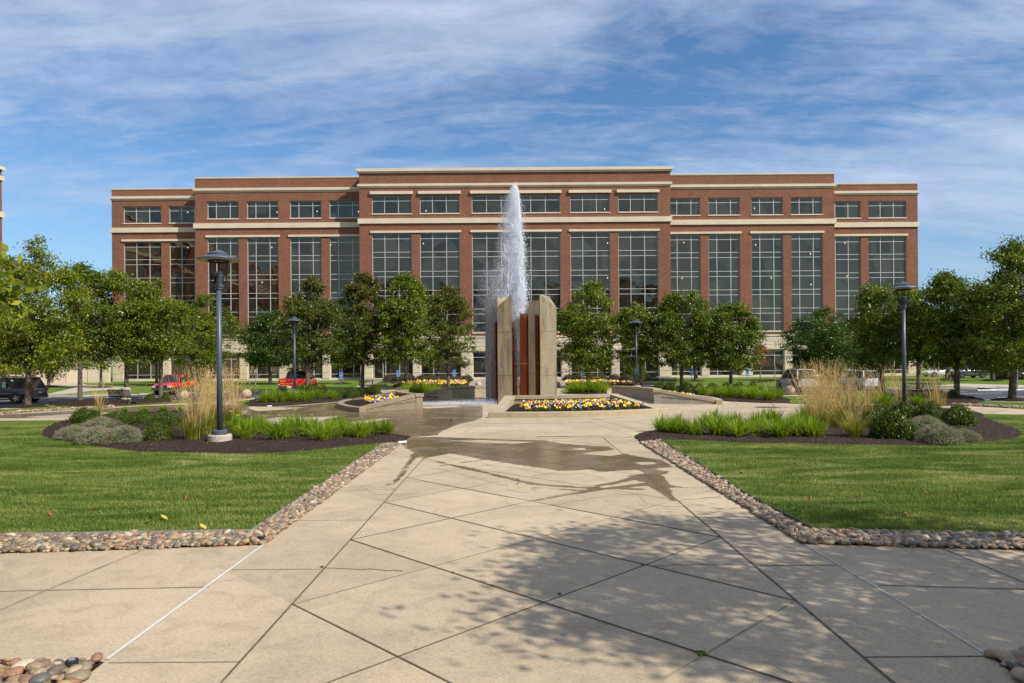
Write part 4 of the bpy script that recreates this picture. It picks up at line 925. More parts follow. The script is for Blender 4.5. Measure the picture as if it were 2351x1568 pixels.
def T(x,y,topy,x0,x1,mat,label,seed,Y=None,base_y=None,ring=True,name='pear_tree',tr=.17,**k):
    X,Y0=G(x,y); Y=Y or Y0; X=P(x,y,Y)[0]; sc_=Y/F_; cxp=(x0+x1)/2; x0=cxp-(cxp-x0)*1.12; x1=cxp+(x1-cxp)*1.12
    H=P(x,topy,Y)[2]; rad=(x1-x0)/2*sc_; b=P(x,base_y,Y)[2] if base_y else 2.2
    k.setdefault('leaf',.155 if Y<50 else .195); k['n_cl']=int(k.get('n_cl',300)*1.0)
    make_tree(name,label,(X,Y),H,rad,b,tr,mat,seed,**k)
    if ring: ring_mulch(X,Y,1.15,.14,seed)
T(64,934.5,562,-45,170,L_yel,'large yellow green tree at the far left in front of the dark car',11,base_y=845,n_cl=520,lobes=11,low=.4)
T(184,924,604,128,256,L_green,'thin open crowned tree left of the black bench, sky showing through its top',12,base_y=835,n_cl=230,tr=.15,ring=False,dens_=.62)
T(290,920,628,215,385,L_green,'full green tree standing directly behind the left bench',13,base_y=832,n_cl=460,tr=.15,ring=False)
T(369,918,652,322,462,L_yel,'bright green tree beside the small red pickup, just left of the tall lamp post',14,base_y=818,n_cl=400,tr=.15)
T(232,890,700,190,290,L_green,'distant green tree filling the gap behind the open crowned tree',61,base_y=835,n_cl=230,tr=.14,group='trees near the building')
T(445,886,700,395,500,L_yel,'yellow green tree between the red pickup tree and the tall left lamp post',62,base_y=832,n_cl=280,tr=.14,group='trees near the building')
T(360,884,690,320,410,L_green,'distant green tree hidden behind the tree beside the red pickup',15,base_y=815,n_cl=220,tr=.16,group='trees near the building')
T(112,888,740,60,175,L_green,'distant tree with pale trunk behind the dark car',16,base_y=835,n_cl=240,tr=.15,group='trees near the building')
T(8,893,700,-50,60,L_green,'distant tree at the far left edge behind the large yellow green tree',17,base_y=830,n_cl=240,tr=.2,group='trees near the building')
T(484,879,678,430,558,L_green,'green maple behind the tall left lamp post',18,base_y=826,n_cl=340,tr=.16,group='trees near the building',shape='round')
T(621,882,714,535,665,L_dark,'dark green spreading maple left of the large red pickup',19,base_y=838,n_cl=460,tr=.2,shape='round',lobes=12,low=.4,name='maple_tree',group='trees near the building')
T(706,900,640,640,778,L_red,'bronze topped tree whose trunk stands in front of the large red pickup',20,base_y=838,n_cl=380,tr=.17)
T(831.6,893.5,634,768,890,L_red,'bronze and green tree over the left rear bench',21,base_y=828,n_cl=400,tr=.17)
T(786,881,760,745,825,L_dark,'small dark tree behind the left handicapped parking sign',22,base_y=838,n_cl=180,tr=.15,group='trees near the building')
T(934.7,894,627,882,1003,L_green,'dense dark green tree behind the seat wall, second left of the fountain',23,base_y=830,n_cl=430,tr=.16)
T(1029.4,890,664,985,1112,L_red,'thin reddish tree partly veiled by spray just left of the fountain',24,base_y=838,n_cl=270,tr=.15)
T(1350.4,890,652,1283,1430,L_green,'full green tree standing alone just right of the fountain',25,base_y=843,n_cl=430,tr=.17,low=.35)
T(1472,890,698,1432,1530,L_green,'slim green tree behind the right small lamp post',26,base_y=830,n_cl=200,tr=.12)
T(1565,890,662,1508,1645,L_green,'tall green tree behind the right rear bench',27,base_y=832,n_cl=400,tr=.17)
T(1598,875,745,1560,1650,L_green,'distant tree with thick trunk behind the right rear bench',28,base_y=838,n_cl=200,tr=.24,group='trees near the building')
T(1677.5,889.5,702,1620,1757,L_green,'round green tree above the right middle bed of daylilies',29,base_y=838,n_cl=380,tr=.16,low=.3)
T(1745,877.5,796,1728,1762,L_orange,'small young tree with orange autumn leaves right of the plaza',30,base_y=845,n_cl=40,tr=.05,leaf=.10,group='trees near the building')
T(1895,874,710,1800,1972,L_dark,'broad dark maple above the silver vehicles',31,base_y=845,n_cl=560,tr=.25,shape='round',lobes=13,low=.4,name='maple_tree',group='trees near the building')
T(2026,907,634,1950,2082,L_green,'tall green tree between the silver cars and the right lamp post',32,base_y=838,n_cl=440,tr=.2)
T(2109.4,903,682,2066,2172,L_yel,'yellow green tree behind the right bench',33,base_y=832,n_cl=330,tr=.16)
T(2196,913,632,2130,2268,L_green,'green tree in front of the grey car on the right',34,base_y=836,n_cl=430,tr=.17)
T(2176.6,871.5,735,2120,2230,L_dark,'distant dark tree in front of the white car',35,base_y=838,n_cl=240,tr=.28,group='trees near the building')
T(2279,874.5,690,2220,2340,L_dark,'distant tree beside the black container',36,base_y=842,n_cl=300,tr=.22,group='trees near the building')
T(2323,919,566,2232,2425,L_green,'large green tree at the far right edge',37,base_y=840,n_cl=560,lobes=11,low=.35,tr=.2)
T(1985,868,770,1955,2060,L_dark,'distant dark tree behind the tall lamp post on the right',38,base_y=842,n_cl=200,tr=.2,group='trees near the building')
# tree outside the frame whose shade falls on the path, and the one whose twig hangs in at the left
make_tree('shade_tree','tree to the right of the photographer that shades the path',(10.3,3.6),9.4,4.1,3.6,.2,L_green,51,lobes=10,n_cl=400,n_per=52,leaf=.155,low=.35,dens_=1.0,group='trees round the plaza and car park')
make_tree('overhanging_tree','tree at the left whose yellow green leaves hang into the photo',(-9.8,9.6),5.0,2.3,2.7,.14,L_yel,52,n_cl=300,n_per=40,leaf=.17,shape='round',group='trees round the plaza and car park')
# distant wooded edge beyond the car park on the right
mb=MB(); r=np.random.default_rng(5); cl=[]
for i in range(60):
    a=r.uniform(46,100); b=r.uniform(112,125); h=r.uniform(3.5,7.0)
    for _ in range(36): cl.append((a+r.normal(0,1.6),b+r.normal(0,1.2),abs(r.uniform(0,h))))
for i in range(26):
    a=r.uniform(-90,-68); b=r.uniform(100,112); h=r.uniform(4,7)
    for _ in range(30): cl.append((a+r.normal(0,1.8),b+r.normal(0,1.2),abs(r.uniform(0,h))))
leafcloud(mb,np.array(cl),16,.55,.32,.2,r); tag(mb.build('far_trees',L_dark),'far belt of green trees and bushes beyond the car parks','trees',kind='stuff')
# ---- blades
def blades(mb,r,n,rad,H,spread,wd,k=4,droop=.35,base=None,zb=0,pw=1.6,az=None):
    az=r.uniform(0,2*PI,n) if az is None else az; L=H*r.uniform(.55,1.1,n); q=np.abs(r.normal(0,rad,n)); ln=r.uniform(.08,1,n)*spread; dr=droop*r.uniform(.3,1.2,n)*ln/spread
    t=np.linspace(0,1,k+1)[None]; hor=q[:,None]+ln[:,None]*t**pw; z=zb+L[:,None]*(t-dr[:,None]*t**2.6)
    a2=az+r.normal(0,.25,n); dx,dy=np.cos(az),np.sin(az); cx,cy=(0,0) if base is None else base
    Px=cx+dx[:,None]*hor; Py=cy+dy[:,None]*hor; w_=wd*r.uniform(.7,1.3,n)[:,None]*(1-t**2.2)*(.55+.9*t*(1-t)*2)
    sx,sy=-np.sin(a2)[:,None]*w_,np.cos(a2)[:,None]*w_
    V=np.stack([np.stack([Px-sx,Py-sy,z],-1),np.stack([Px+sx,Py+sy,z],-1)],2).reshape(-1,3)
    i=(np.arange(n)*(k+1)*2)[:,None]+(np.arange(k)*2)[None]; i=i.ravel(); mb.add(V,np.stack([i,i+1,i+3,i+2],1).astype(np.int32))
def lily_proto(seed,flowers):
    r=np.random.default_rng(seed); t=thing('daylily_clump','daylily clump','daylily')
    mb=MB(); blades(mb,r,210,.12,.78,.66,.0135,5,.80,pw=1.25); blades(mb,r,110,.10,.55,.72,.013,5,1.05,pw=1.1); mb.build('foliage',L_lily,t)
    if flowers:
        mb=MB(); mg=MB()
        for i in range(flowers):
            a=r.uniform(0,6.28); p=Vector((.22*math.cos(a),.22*math.sin(a),r.uniform(.7,.85))); mg.tube([(p.x*.3,p.y*.3,.1),tuple(p)],.004,4)
            for j in range(6):
                b=j*PI/3; u=Vector((math.cos(b),math.sin(b),.45))*.075; mb.add([tuple(p),tuple(p+u*.6+Vector((-u.y,u.x,0))*.3),tuple(p+u),tuple(p+u*.6-Vector((-u.y,u.x,0))*.3)],[(0,1,2,3)])
        mb.build('bloom',m_lilyf,t); mg.build('flower_stalk',L_lily,t)
    return t
def place(protos,used,loc,label,group,rz=None,scale=1,cat=None):
    """first use of a prototype moves the prototype itself"""
    i=int(rng.integers(len(protos))); p=protos[i]; rz=rng.uniform(0,6.28) if rz is None else rz
    if i not in used: used.add(i); o=p; o.location=loc; o.rotation_euler=(0,0,rz); o.scale=(scale,)*3; o['label']=label
    else: o=dup(p,loc,rz,label,scale)
    o['group']=group; return o
def finish(protos,used):
    for i,p in enumerate(protos):
        if i not in used:
            for c in list(p.children): bpy.data.objects.remove(c)
            bpy.data.objects.remove(p)
lp=[lily_proto(60+i,f) for i,f in enumerate((0,0,2,0,1))]; lu=set()
beds=[('front bed left of the path','front daylilies left of the path',[(563,1011,1.05),(597,990,1),(638.7,1014,1.1),(610,1001,.95),(692.4,999,1.0),(743.7,1016,1.0),(775.5,997,1),(829.2,1009,.95),(885.4,1002,.82),(668,990,.9),(720,992,.85),(580,1001,1.0),(655,1003,.95),(715,1007,.95),(790,1006,.9),(858,1000,.85),(545,995,1.0),(760,1003,.8)]),
 ('front bed right of the path','front daylilies right of the path',[(1519,994.5,.9),(1556,990,.8),(1597.6,1003,1.0),(1644,990,1),(1620,985,.9),(1697.7,1007,1.05),(1734,991,1.05),(1690,982,.9),(1790.5,1009,1.1),(1822,997,1.05),(1775,985,1.0),(1867.6,1007.7,1.1),(1840,985,1.0),(1750,978,.9),(1545,999,.85),(1570,1000,.9),(1670,996,.95),(1650,1004,.9),(1765,1000,1.0),(1725,1002,.95),(1815,1006,1.0),(1845,1002,1.0)]),
 ('round bed under the left small lamp','middle daylilies left of the fountain',[(612,927,1.1),(628,922,1),(642,926.5,1.05),(664,925,1.1),(682,920,1),(699,925.5,1.15),(716,919,1),(731,920.5,1.05),(763,920,1.0)]),
 ('bed beyond the right seat wall','middle daylilies right of the fountain',[(1612,911.5,1.1),(1639,915,1.15),(1622,908,1),(1660,911,1.05),(1674,916.5,1.1),(1700,917,1.15),(1686,910,1),(1728,920,1.15),(1714,912,1),(1764,922.5,1.25),(1745,914,1.1),(1784,918,1)]),
 ('bed behind the rear left seat wall','rear daylilies left of the fountain',[(930,909,1.1),(947,911,1.1),(964,911,1.15),(981,910,1.1),(998,908,1.1),(940,903,1),(975,903,1)]),
 ('bed just right of the fountain pillars','rear daylilies right of the fountain',[(1316,905,1.2),(1334,905.5,1.2),(1350,905,1.3),(1368,905,1.2),(1383,903,1.2)]),
 ('strip behind the left boxwoods','daylilies behind the left boxwoods',[(285,952,.5),(330,951,.5),(375,950,.5),(415,950,.55)]),
 ('strip behind the right boxwoods','daylilies behind the right boxwoods',[(1945,938,1.1),(1985,937,1.1),(2030,936,1.1),(2110,937,1.0)])]
for bed,grp,ps in beds:
    for i,(x,y,s_) in enumerate(sorted(ps)):
        g=G(x,y-2); place(lp,lu,(g[0],g[1],.04),f'daylily clump, {ORD[i]} from left in the {bed}',grp,scale=s_*(1.08 if y>970 else 1.22)*rng.uniform(.86,1.1))
finish(lp,lu)
def reed_proto(seed,nb=420,ns=145,H=2.08,sp=.66,green=True):
    r=np.random.default_rng(seed); t=thing('reed_grass_clump','reed grass','ornamental grass')
    if green:
        mb=MB(); blades(mb,r,nb,.14,.95,sp,.0075,5,.42); mb.build('foliage',L_fgrass,t)
    mb=MB(); n=ns
    az=r.normal(2.3,1.1,n)                       # stalks lean a little to the left, away from the wind
    blades(mb,r,n,.13,H,.75,.0052,5,.03,pw=1.5,az=np.where(r.uniform(0,1,n)<.45,r.uniform(0,6.28,n),az))
    mb.build('stalks',L_plume,t)
    mb=MB()
    # plume heads follow the last part of each stalk
    me=t.children[-1].data; co=np.zeros(len(me.vertices)*3,np.float32); me.vertices.foreach_get('co',co); co=co.reshape(n,6,2,3).mean(2)
    k=20; tt=r.uniform(.78,1.06,(n,k)); a=co[:,4][:,None]; b=co[:,5][:,None]; f=((tt-.8)/.2)[...,None]; c=(a+(b-a)*f).reshape(-1,3)
    d0=unit((b-a)[:,0]); d=unit(np.repeat(d0,k,0)+r.normal(0,.28,(n*k,3))); s=unit(np.cross(d,r.normal(0,1,(n*k,3)))); c=c+r.normal(0,.0055,c.shape)
    mb.add(*rhomb(c,d,s,r.uniform(.05,.09,n*k),r.uniform(.006,.011,n*k))); mb.build('plumes',L_plume,t); return t
rp=[reed_proto(80),reed_proto(81),reed_proto(82,300,95)]; ru=set()
rl=[(444,1013,1.0,'green based reed grass clump immediately left of the tall left lamp post'),(470,1000,1.05,'tan reed grass clump behind the tall left lamp post'),(505,985,1.1,'tall reed grass clump right of the tall left lamp post'),(540,984,1.05,'right end reed grass clump of the front left bed'),(478,984,1.05,'reed grass clump behind the others left of the tall left lamp post'),
 (1858,972,1.1,'reed grass clump at the left end of the front right bed'),(1897,966,1.12,'tall reed grass clump second from the left in the right bed'),(1925,984,1.05,'reed grass clump in the middle of the right bed behind the small front one'),(1955,962,1.0,'reed grass clump in front of the right sphere bollard'),(1884,989,1.0,'reed grass clump with green base beside the right daylilies'),(1992,966,.85,'reed grass clump left of the right boxwoods')]
for x,y,s_,lb in rl:
    g=G(x,y); place(rp,ru,(g[0],g[1],.03),lb,'feather reed grass clumps in the front beds',rz=rng.uniform(-.4,.4),scale=s_)
finish(rp,ru)
o=reed_proto(83,420,60,1.4,.85); g=G(1963,1007); o.location=(g[0],g[1],.03); tag(o,'low wide green reed grass clump at the front edge of the right bed',group='feather reed grass clumps in the front beds')
rp=[reed_proto(84,60,46,1.75,.4),reed_proto(85,60,55,1.8,.4)]; ru=set()
for x,y,s_,lb in [(230,950,.95,'sparse tan reed grass in front of the left bench'),(2012,932,1.1,'sparse reed grass behind the boxwoods, left of the right lamp post'),(2066,933,1.1,'sparse reed grass just left of the right lamp post'),(2078,928,1.1,'sparse reed grass just right of the right lamp post'),(2158,935,1.15,'sparse tan reed grass right of the right bench'),(2145,937,.9,'thin reed grass in front of the right bench'),(2030,934,1.0,'thin reed grass behind the middle right boxwood'),(1270-40+14,868,.0,'')]:
    if s_: g=G(x,y); place(rp,ru,(g[0],g[1],.03),lb,'sparse reed grass behind the beds',rz=rng.uniform(-.4,.4),scale=s_)
for x,y,lb in ((1008,870,'small tan ornamental grass at the entrance bed left of the fountain'),(988,870,'small tan ornamental grass at the building wall left of the entrance')):
    g=G(x,y); place(rp,ru,(g[0],g[1],.0),lb,'small grasses at the building',scale=1.0)
finish(rp,ru)
# ---- clipped and loose shrubs
def dome(r,n,squash=1.0,rough=.10):
    v=unit(r.normal(0,1,(n,3))); v[:,2]=np.abs(v[:,2])*1.0-.12*r.uniform(0,1,n)
    k=1+rough*(np.sin(v[:,0]*5.1+1.3)*np.cos(v[:,1]*4.3+.4)+.6*np.sin(v[:,2]*7+v[:,0]*6)); rr=k*r.uniform(.84,1.03,n)
    return v*rr[:,None],v
def shrub_proto(name,cat,mat,seed,n,leaf,core=True,rough=.08,droop=0,sprigs=None):
    r=np.random.default_rng(seed); t=thing(name,cat,cat); c,v=dome(r,n,rough=rough)
    mb=MB(); d=unit(v*.5+r.normal(0,.8,(n,3))+np.array([0,0,.35])); s=unit(np.cross(d,v+r.normal(0,.5,(n,3)))); mb.add(*rhomb(c,d,s,leaf*r.uniform(.7,1.3,n),leaf*.55*r.uniform(.8,1.2,n)))
    n2=n//14; c2=v[:n2]*r.uniform(1.0,1.12,(n2,1)); mb.add(*rhomb(c2,unit(v[:n2]+r.normal(0,.5,(n2,3))),s[:n2],np.full(n2,leaf*1.2),np.full(n2,leaf*.5)))
    mb.build('leaves',mat,t)
    if core:
        V=IV.copy(); V[:,2]=np.maximum(V[:,2],-.15); V=V*.86*(1+.06*np.sin(V@np.array([4,3,5.])))[:,None]; MB().add(V,IF).build('dark_core',L_boxc,t,smooth=True)  # solid dark core added inside the leaves to block sight through them
    if sprigs:
        mb=MB(); m,h,mt=sprigs; vv=v[r.integers(0,n,m)]; vv=vv[vv[:,2]>.05]; m=len(vv); mb2=MB()
        for q in range(5):
            cc=vv*(1+h*(q+r.uniform(0,1,(m,1)))/5)+r.normal(0,.012,(m,3)); mb.add(*rhomb(cc,unit(vv+r.normal(0,.7,(m,3))),unit(r.normal(0,1,(m,3))),np.full(m,leaf*.9),np.full(m,leaf*.5)))
        mb.build('blooms',mt,t)
    return t
bp=[shrub_proto('boxwood_shrub','shrub',L_box,90+i,6500,.085,rough=.07) for i in range(3)]; bu=set()
def shrubs(ps,grp,lab,protos,used,zr=.72):
    for i,q in enumerate(ps):
        x,y,wpx=q[:3]; X,Y=G(x,y); rad=wpx/2*Y/F_; hh=rad*(q[4] if len(q)>4 else zr*1.35)*(1.28 if protos is bp else .95)
        o=place(protos,used,(X,Y+rad*.75,.06),q[3] if len(q)>3 and q[3] else lab%ORD[i],grp,scale=1); o.scale=(rad,rad,hh)
shrubs([(182,975,66,'small boxwood at the left end of the front left bed behind the catmint',.8),(248,976,66,'boxwood behind the catmint, second from the left in the left bed',.62),(312,977,64,'boxwood behind the catmint, third from the left in the left bed',.66),(368,980,68,'boxwood behind the front rounded one in the left bed',.68),(412,982,50,'boxwood partly hidden by the reed grass in the left bed',.7),(349,1017,72,'rounded boxwood at the front of the left bed between catmint and reed grass',.85),
 (2068,1014,98,'largest rounded boxwood at the front of the right bed',1.05),(2148,971,68,'boxwood behind the catmint in the right bed',1.0),(2220,981,76,'boxwood at the right end of the right bed',.95),(2085,962,60,'boxwood behind the largest one in the right bed',.9),(2031,966,56,'boxwood at the left rear of the right bed',.95),(2012,985,56,'boxwood between the reed grass and the largest boxwood',1.1),(1955,975,50,'dark boxwood half hidden in the reed grass of the right bed',1.0)],'boxwoods in the front beds','%s',bp,bu)
shrubs([(778,915,32),(806,916,34),(832,914,30),(857,912,34)],'boxwoods left of the fountain','round green boxwood, %s from left, in front of the left rear bench',bp,bu,.85)
shrubs([(690,903.5,32),(712,903.5,32),(737,904,30),(752,907,26)],'low shrubs by the large red pickup','low green shrub, %s from the left in the row under the large red pickup',bp,bu,.7)
shrubs([(1517,905,34),(1541,906,34),(1581,910,40),(1608,905,30)],'boxwoods right of the fountain','round dark boxwood, %s from the left in front of the right rear bench',bp,bu,.9)
shrubs([(1640,902,34),(1672,901,34),(1702,900,34),(1732,902,34)],'low shrubs behind the right daylilies','low green shrub, %s from the left behind the right middle daylilies',bp,bu,.7)
shrubs([(2146,914,20),(2168,916,20),(2192,916,22)],'small shrubs by the right bench','small round shrub, %s from the left beside the right bench',bp,bu,1.0)
shrubs([(341,921,22),(366,922,24),(425,921,24)] if False else [(339,923,0.1)],'x','%s',bp,bu) if False else None
shrubs([(340-0,0,0)] if False else [(343-4,0,0)],'x','%s',bp,bu) if False else None
shrubs([(338,919,1)],'x','%s',bp,bu) if False else None
shrubs([(27,869,44,'clipped green bush at the far left by the terrace wall',1.2),(340,925-3,24,'small shrub in the mulch under the left bench',1.0),(377,923-3,22,'small dark shrub in the mulch right of the left bench',1.0),(1460,872,60,'dark bush against the building behind the right small lamp post',1.0),(1640-0,875,1,'x',1)][:4],'bushes near the benches and building','%s',bp,bu)
finish(bp,bu)
cp=[shrub_proto('catmint_mound','catmint',L_cat,95+i,11000,.055,core=True,rough=.16,sprigs=(1500,.16,L_catf)) for i in range(2)]; cu=set()
shrubs([(152,1012,74,'left end grey green catmint mound with faded spikes in the left bed',.75),(205,1023,84,'middle grey green catmint mound at the front of the left bed',.85),(268,1022,84,'right grey green catmint mound next to the rounded boxwood in the left bed',.85),(215,1004,100,'rear catmint mound in front of the left boxwood row',.75),
 (2178,1024,92,'large grey green catmint mound beside the largest boxwood in the right bed',.9),(2228,1019,70,'small grey green catmint mound at the right end of the right bed',.75),(2143,996,84,'rear catmint mound with lavender spikes behind the largest right boxwood',.8)],'catmint mounds in the front beds','%s',cp,cu)
finish(cp,cu)
sp=[shrub_proto('rose_bush','rose bush',L_rose,98+i,3200,.085,core=True,rough=.2,sprigs=(90,.06,m_rosef)) for i in range(2)]; su=set()
shrubs([(x,875,30) for x in (892,915,940,966,990,1018,1044,1070)],'rose bushes left of the entrance','low bush with red blooms, %s from the left beside the building left of the fountain',sp,su,.7)
shrubs([(x,873.5,30) for x in (1307,1332,1357,1384,1412,1440,1500)],'rose bushes right of the entrance','low bush with red blooms, %s from the left beside the building right of the fountain',sp,su,.7)
finish(sp,su)
for x,y,lb in ((459,880,'conical evergreen behind the small red pickup'),(1914,880,'conical evergreen between the two silver vehicles')):
    X,Y=G(x,y); make_tree('conical_evergreen',lb,(X,Y),P(x,832,Y)[2],1.3,.3,.09,L_box,int(x),lobes=1,n_cl=200,n_per=40,leaf=.10,low=.5,shape='cone',group='conical evergreens')
# ---- pansies
def pansy_proto(seed,cols):
    r=np.random.default_rng(seed); t=thing('pansy_plant','pansy','pansy'); mb=MB(); n=230
    v=unit(r.normal(0,1,(n,3))); v[:,2]=np.abs(v[:,2]); c=v*np.array([.13,.13,.12])*r.uniform(.4,1,(n,1)); mb.add(*rhomb(c,unit(v+r.normal(0,.6,(n,3))),unit(r.normal(0,1,(n,3))),np.full(n,.055),np.full(n,.03))); mb.build('foliage',L_green,t)
    for cn,k in cols:
        mb=MB()
        for i in range(k):
            a=r.uniform(0,6.28); q=r.uniform(.02,.15); p=Vector((q*math.cos(a),q*math.sin(a),r.uniform(.12,.23))); nrm=Vector((r.normal(0,.35),-1+r.normal(0,.35),.55)).normalized(); u=nrm.orthogonal().normalized(); w_=nrm.cross(u); R_=r.uniform(.032,.044)
            V=[tuple(p-nrm*.006)]+[tuple(p+(u*math.cos(b)+w_*math.sin(b))*R_*(1+.16*math.cos(5*b))) for b in [2*PI*j/10 for j in range(10)]]
            mb.add(V,[(0,1+j,1+(j+1)%10) for j in range(10)])
        mb.build('bloom',m_pans[cn],t)
    return t
combos=[(('yellow',7),('orange',1),('purple',2)),(('yellow',6),('white',1),('maroon',3)),(('lavender',4),('yellow',4),('purple',3)),(('orange',3),('yellow',5),('maroon',1)),(('purple',4),('lavender',2),('yellow',4)),(('maroon',5),('orange',1),('yellow',3)),(('white',3),('purple',4),('yellow',2))]
cname=['yellow blooms','yellow and red blooms','lavender blooms','orange blooms','purple blooms','maroon blooms','white blooms']
pp=[pansy_proto(120+i,c) for i,c in enumerate(combos)]; pu=set()
def pansy(x,y,z,where,grp,scale=1,i=None):
    i=int(rng.integers(len(pp))) if i is None else i; p=pp[i]; lb=f'pansy with {cname[i]}, {where}'; rz=rng.uniform(-.5,.5)
    if i in pu: o=dup(p,(x,y,z),rz,lb,scale)
    else: pu.add(i); o=p; o.location=(x,y,z); o.rotation_euler=(0,0,rz); o['label']=lb; o.scale=(scale,)*3
    o['group']=grp
def polar(a,r_): return cx0+r_*math.cos(R(a)),cy0+r_*math.sin(R(a))
for row,(rr,n,nm) in enumerate(((8.45,13,'back'),(9.1,13,'second'),(9.75,14,'third'),(10.4,13,'front'))):
    for i in range(n):
        a=-93.5+(33.5)*(i+.5*(row%2))/(n-1)+rng.normal(0,.35); x,y=polar(a,rr+rng.normal(0,.1)); pansy(x,y,.41-.22*(rr-8)/3.1,f'{ORD[i]} from left in {nm} row of front planter','pansies in the front planter',1.15)
for row,(rr,n,nm) in enumerate(((8.4,6,'inner'),(9.1,7,'middle'),(9.8,7,'outer'))):
    for i in range(n):
        a=-180+34*i/(n-1); x,y=polar(a,rr+rng.normal(0,.08)); pansy(x,y,.38-.22*(rr-8)/3.1,f'{ORD[i]} from back in {nm} row, planter left of fountain','pansies in the left planter',1.3)
        if row<2 or i<5: a=-8+40*i/(n-1); x,y=polar(a,rr); pansy(x,y,.38-.22*(rr-8)/3.1,f'{ORD[i]} from front in {nm} row, planter right of fountain','pansies in the right planter',1.3)
for side,xa,xb,grp in (('left',908,1072,'pansies in the entrance bed left of the fountain'),('right',1302,1470,'pansies in the entrance bed right of the fountain')):
    for row,(ya,yb) in enumerate(((886.5,885.8),(884.3,883.8),(882.2,881.8),(880,879.8))):
        n=24-(row*2)
        for i in range(n):
            f=(i+.5*(row%2))/n; x=xa+(xb-xa)*f
            if side=='left': x=xa+(xb-xa)*(f*(1-.1*row)+.1*row)
            else: x=xa+(xb-xa)*f*(1-.14*row)
            g=G(x+rng.normal(0,1.2),ya+(yb-ya)*f+rng.normal(0,.3)+(886.5-ya)*0)
            pansy(g[0],g[1],.03,f'{ORD[i]} from left in {("kerbside","second","third","rear")[row]} row of {side} entrance bed',grp,1.75)
finish(pp,pu)
# ---- fallen leaves on the lawns
m_fall=M_plain('fallen_leaf',(.22,.085,.025),.8,var=.5,scale=2); m_falg=M_plain('fallen_leaf_yellow',(.45,.36,.06),.7)
def leaf_proto(m):
    V=[];F=[]; 
    for i in range(5):
        t=i/4; w_=.035*math.sin(PI*min(1,t*.95+.03)); V+=[(-w_,t*.12-.06,.012+.03*t*t+.012*abs(math.sin(3*t))),(0,t*.12-.06,.004+.03*t*t),(w_,t*.12-.06,.016+.02*t)]
    for i in range(4): F+=[(i*3,i*3+1,i*3+4,i*3+3),(i*3+1,i*3+2,i*3+5,i*3+4)]
    return MB().add(V,F).build('fallen_leaf',m)
fl=leaf_proto(m_fall); fu=False
fs=[(119,1122),(34,1134),(120,1183),(118,1186),(293,1151),(430,1149),(600,1161),(215,1176),(150,1117),(340,1209),(570,1205),(512,1018),(655,1073),(1020,1154) if False else (345,1196),(985,1013) if False else (60,1165),(2260,1176),(1970,1147),(2130,1138),(1855,1153),(1824,1070),(1680,1055),(2070,1160),(2205,1146),(2335,1104),(2245,1179),(1700,1092),(2080,1186)]
for i,(x,y) in enumerate(fs):
    g=G(x,y); lb=f'brown fallen leaf on the {"left" if x<1175 else "right"} lawn, {ORD[sum(1 for q in fs if (q[0]<1175)==(x<1175) and q[0]<x)]} from the left'
    if not fu: o=fl; fu=True
    else: o=fl.copy(); C.objects.link(o)
    o.location=(g[0],g[1],.045); o.rotation_euler=(rng.uniform(-.5,.5),rng.uniform(-.5,.5),rng.uniform(0,6)); s_=rng.uniform(.6,1.1); o.scale=(s_,)*3; tag(o,lb,'leaf','brown leaves fallen on the lawns')
for x,y,lb in ((376,1198,'yellow green fallen leaf near the edge of the left lawn'),(465,1220,'orange fallen leaf at the front edge of the left lawn')):
    g=G(x,y); o=leaf_proto(m_falg); o.location=(g[0],g[1],.05); o.rotation_euler=(.3,0,1.2); o.scale=(1.3,)*3; tag(o,lb,'leaf')
for x,y,lb in ((204,958,'yellow fallen leaf on the brown walkway at the left'),(1035,967,'brown fallen leaf on the wet plaza left of the front planter'),(9,1546,'large orange fallen leaf in the bottom left pebbles')):
    g=G(x,y); o=leaf_proto(m_falg if x==204 else m_fall); o.location=(g[0],g[1],.01 if y<1500 else .09); o.rotation_euler=(.2,0,2.2); o.scale=(1.6,)*3 if y<1500 else (.8,)*3; tag(o,lb,'leaf')
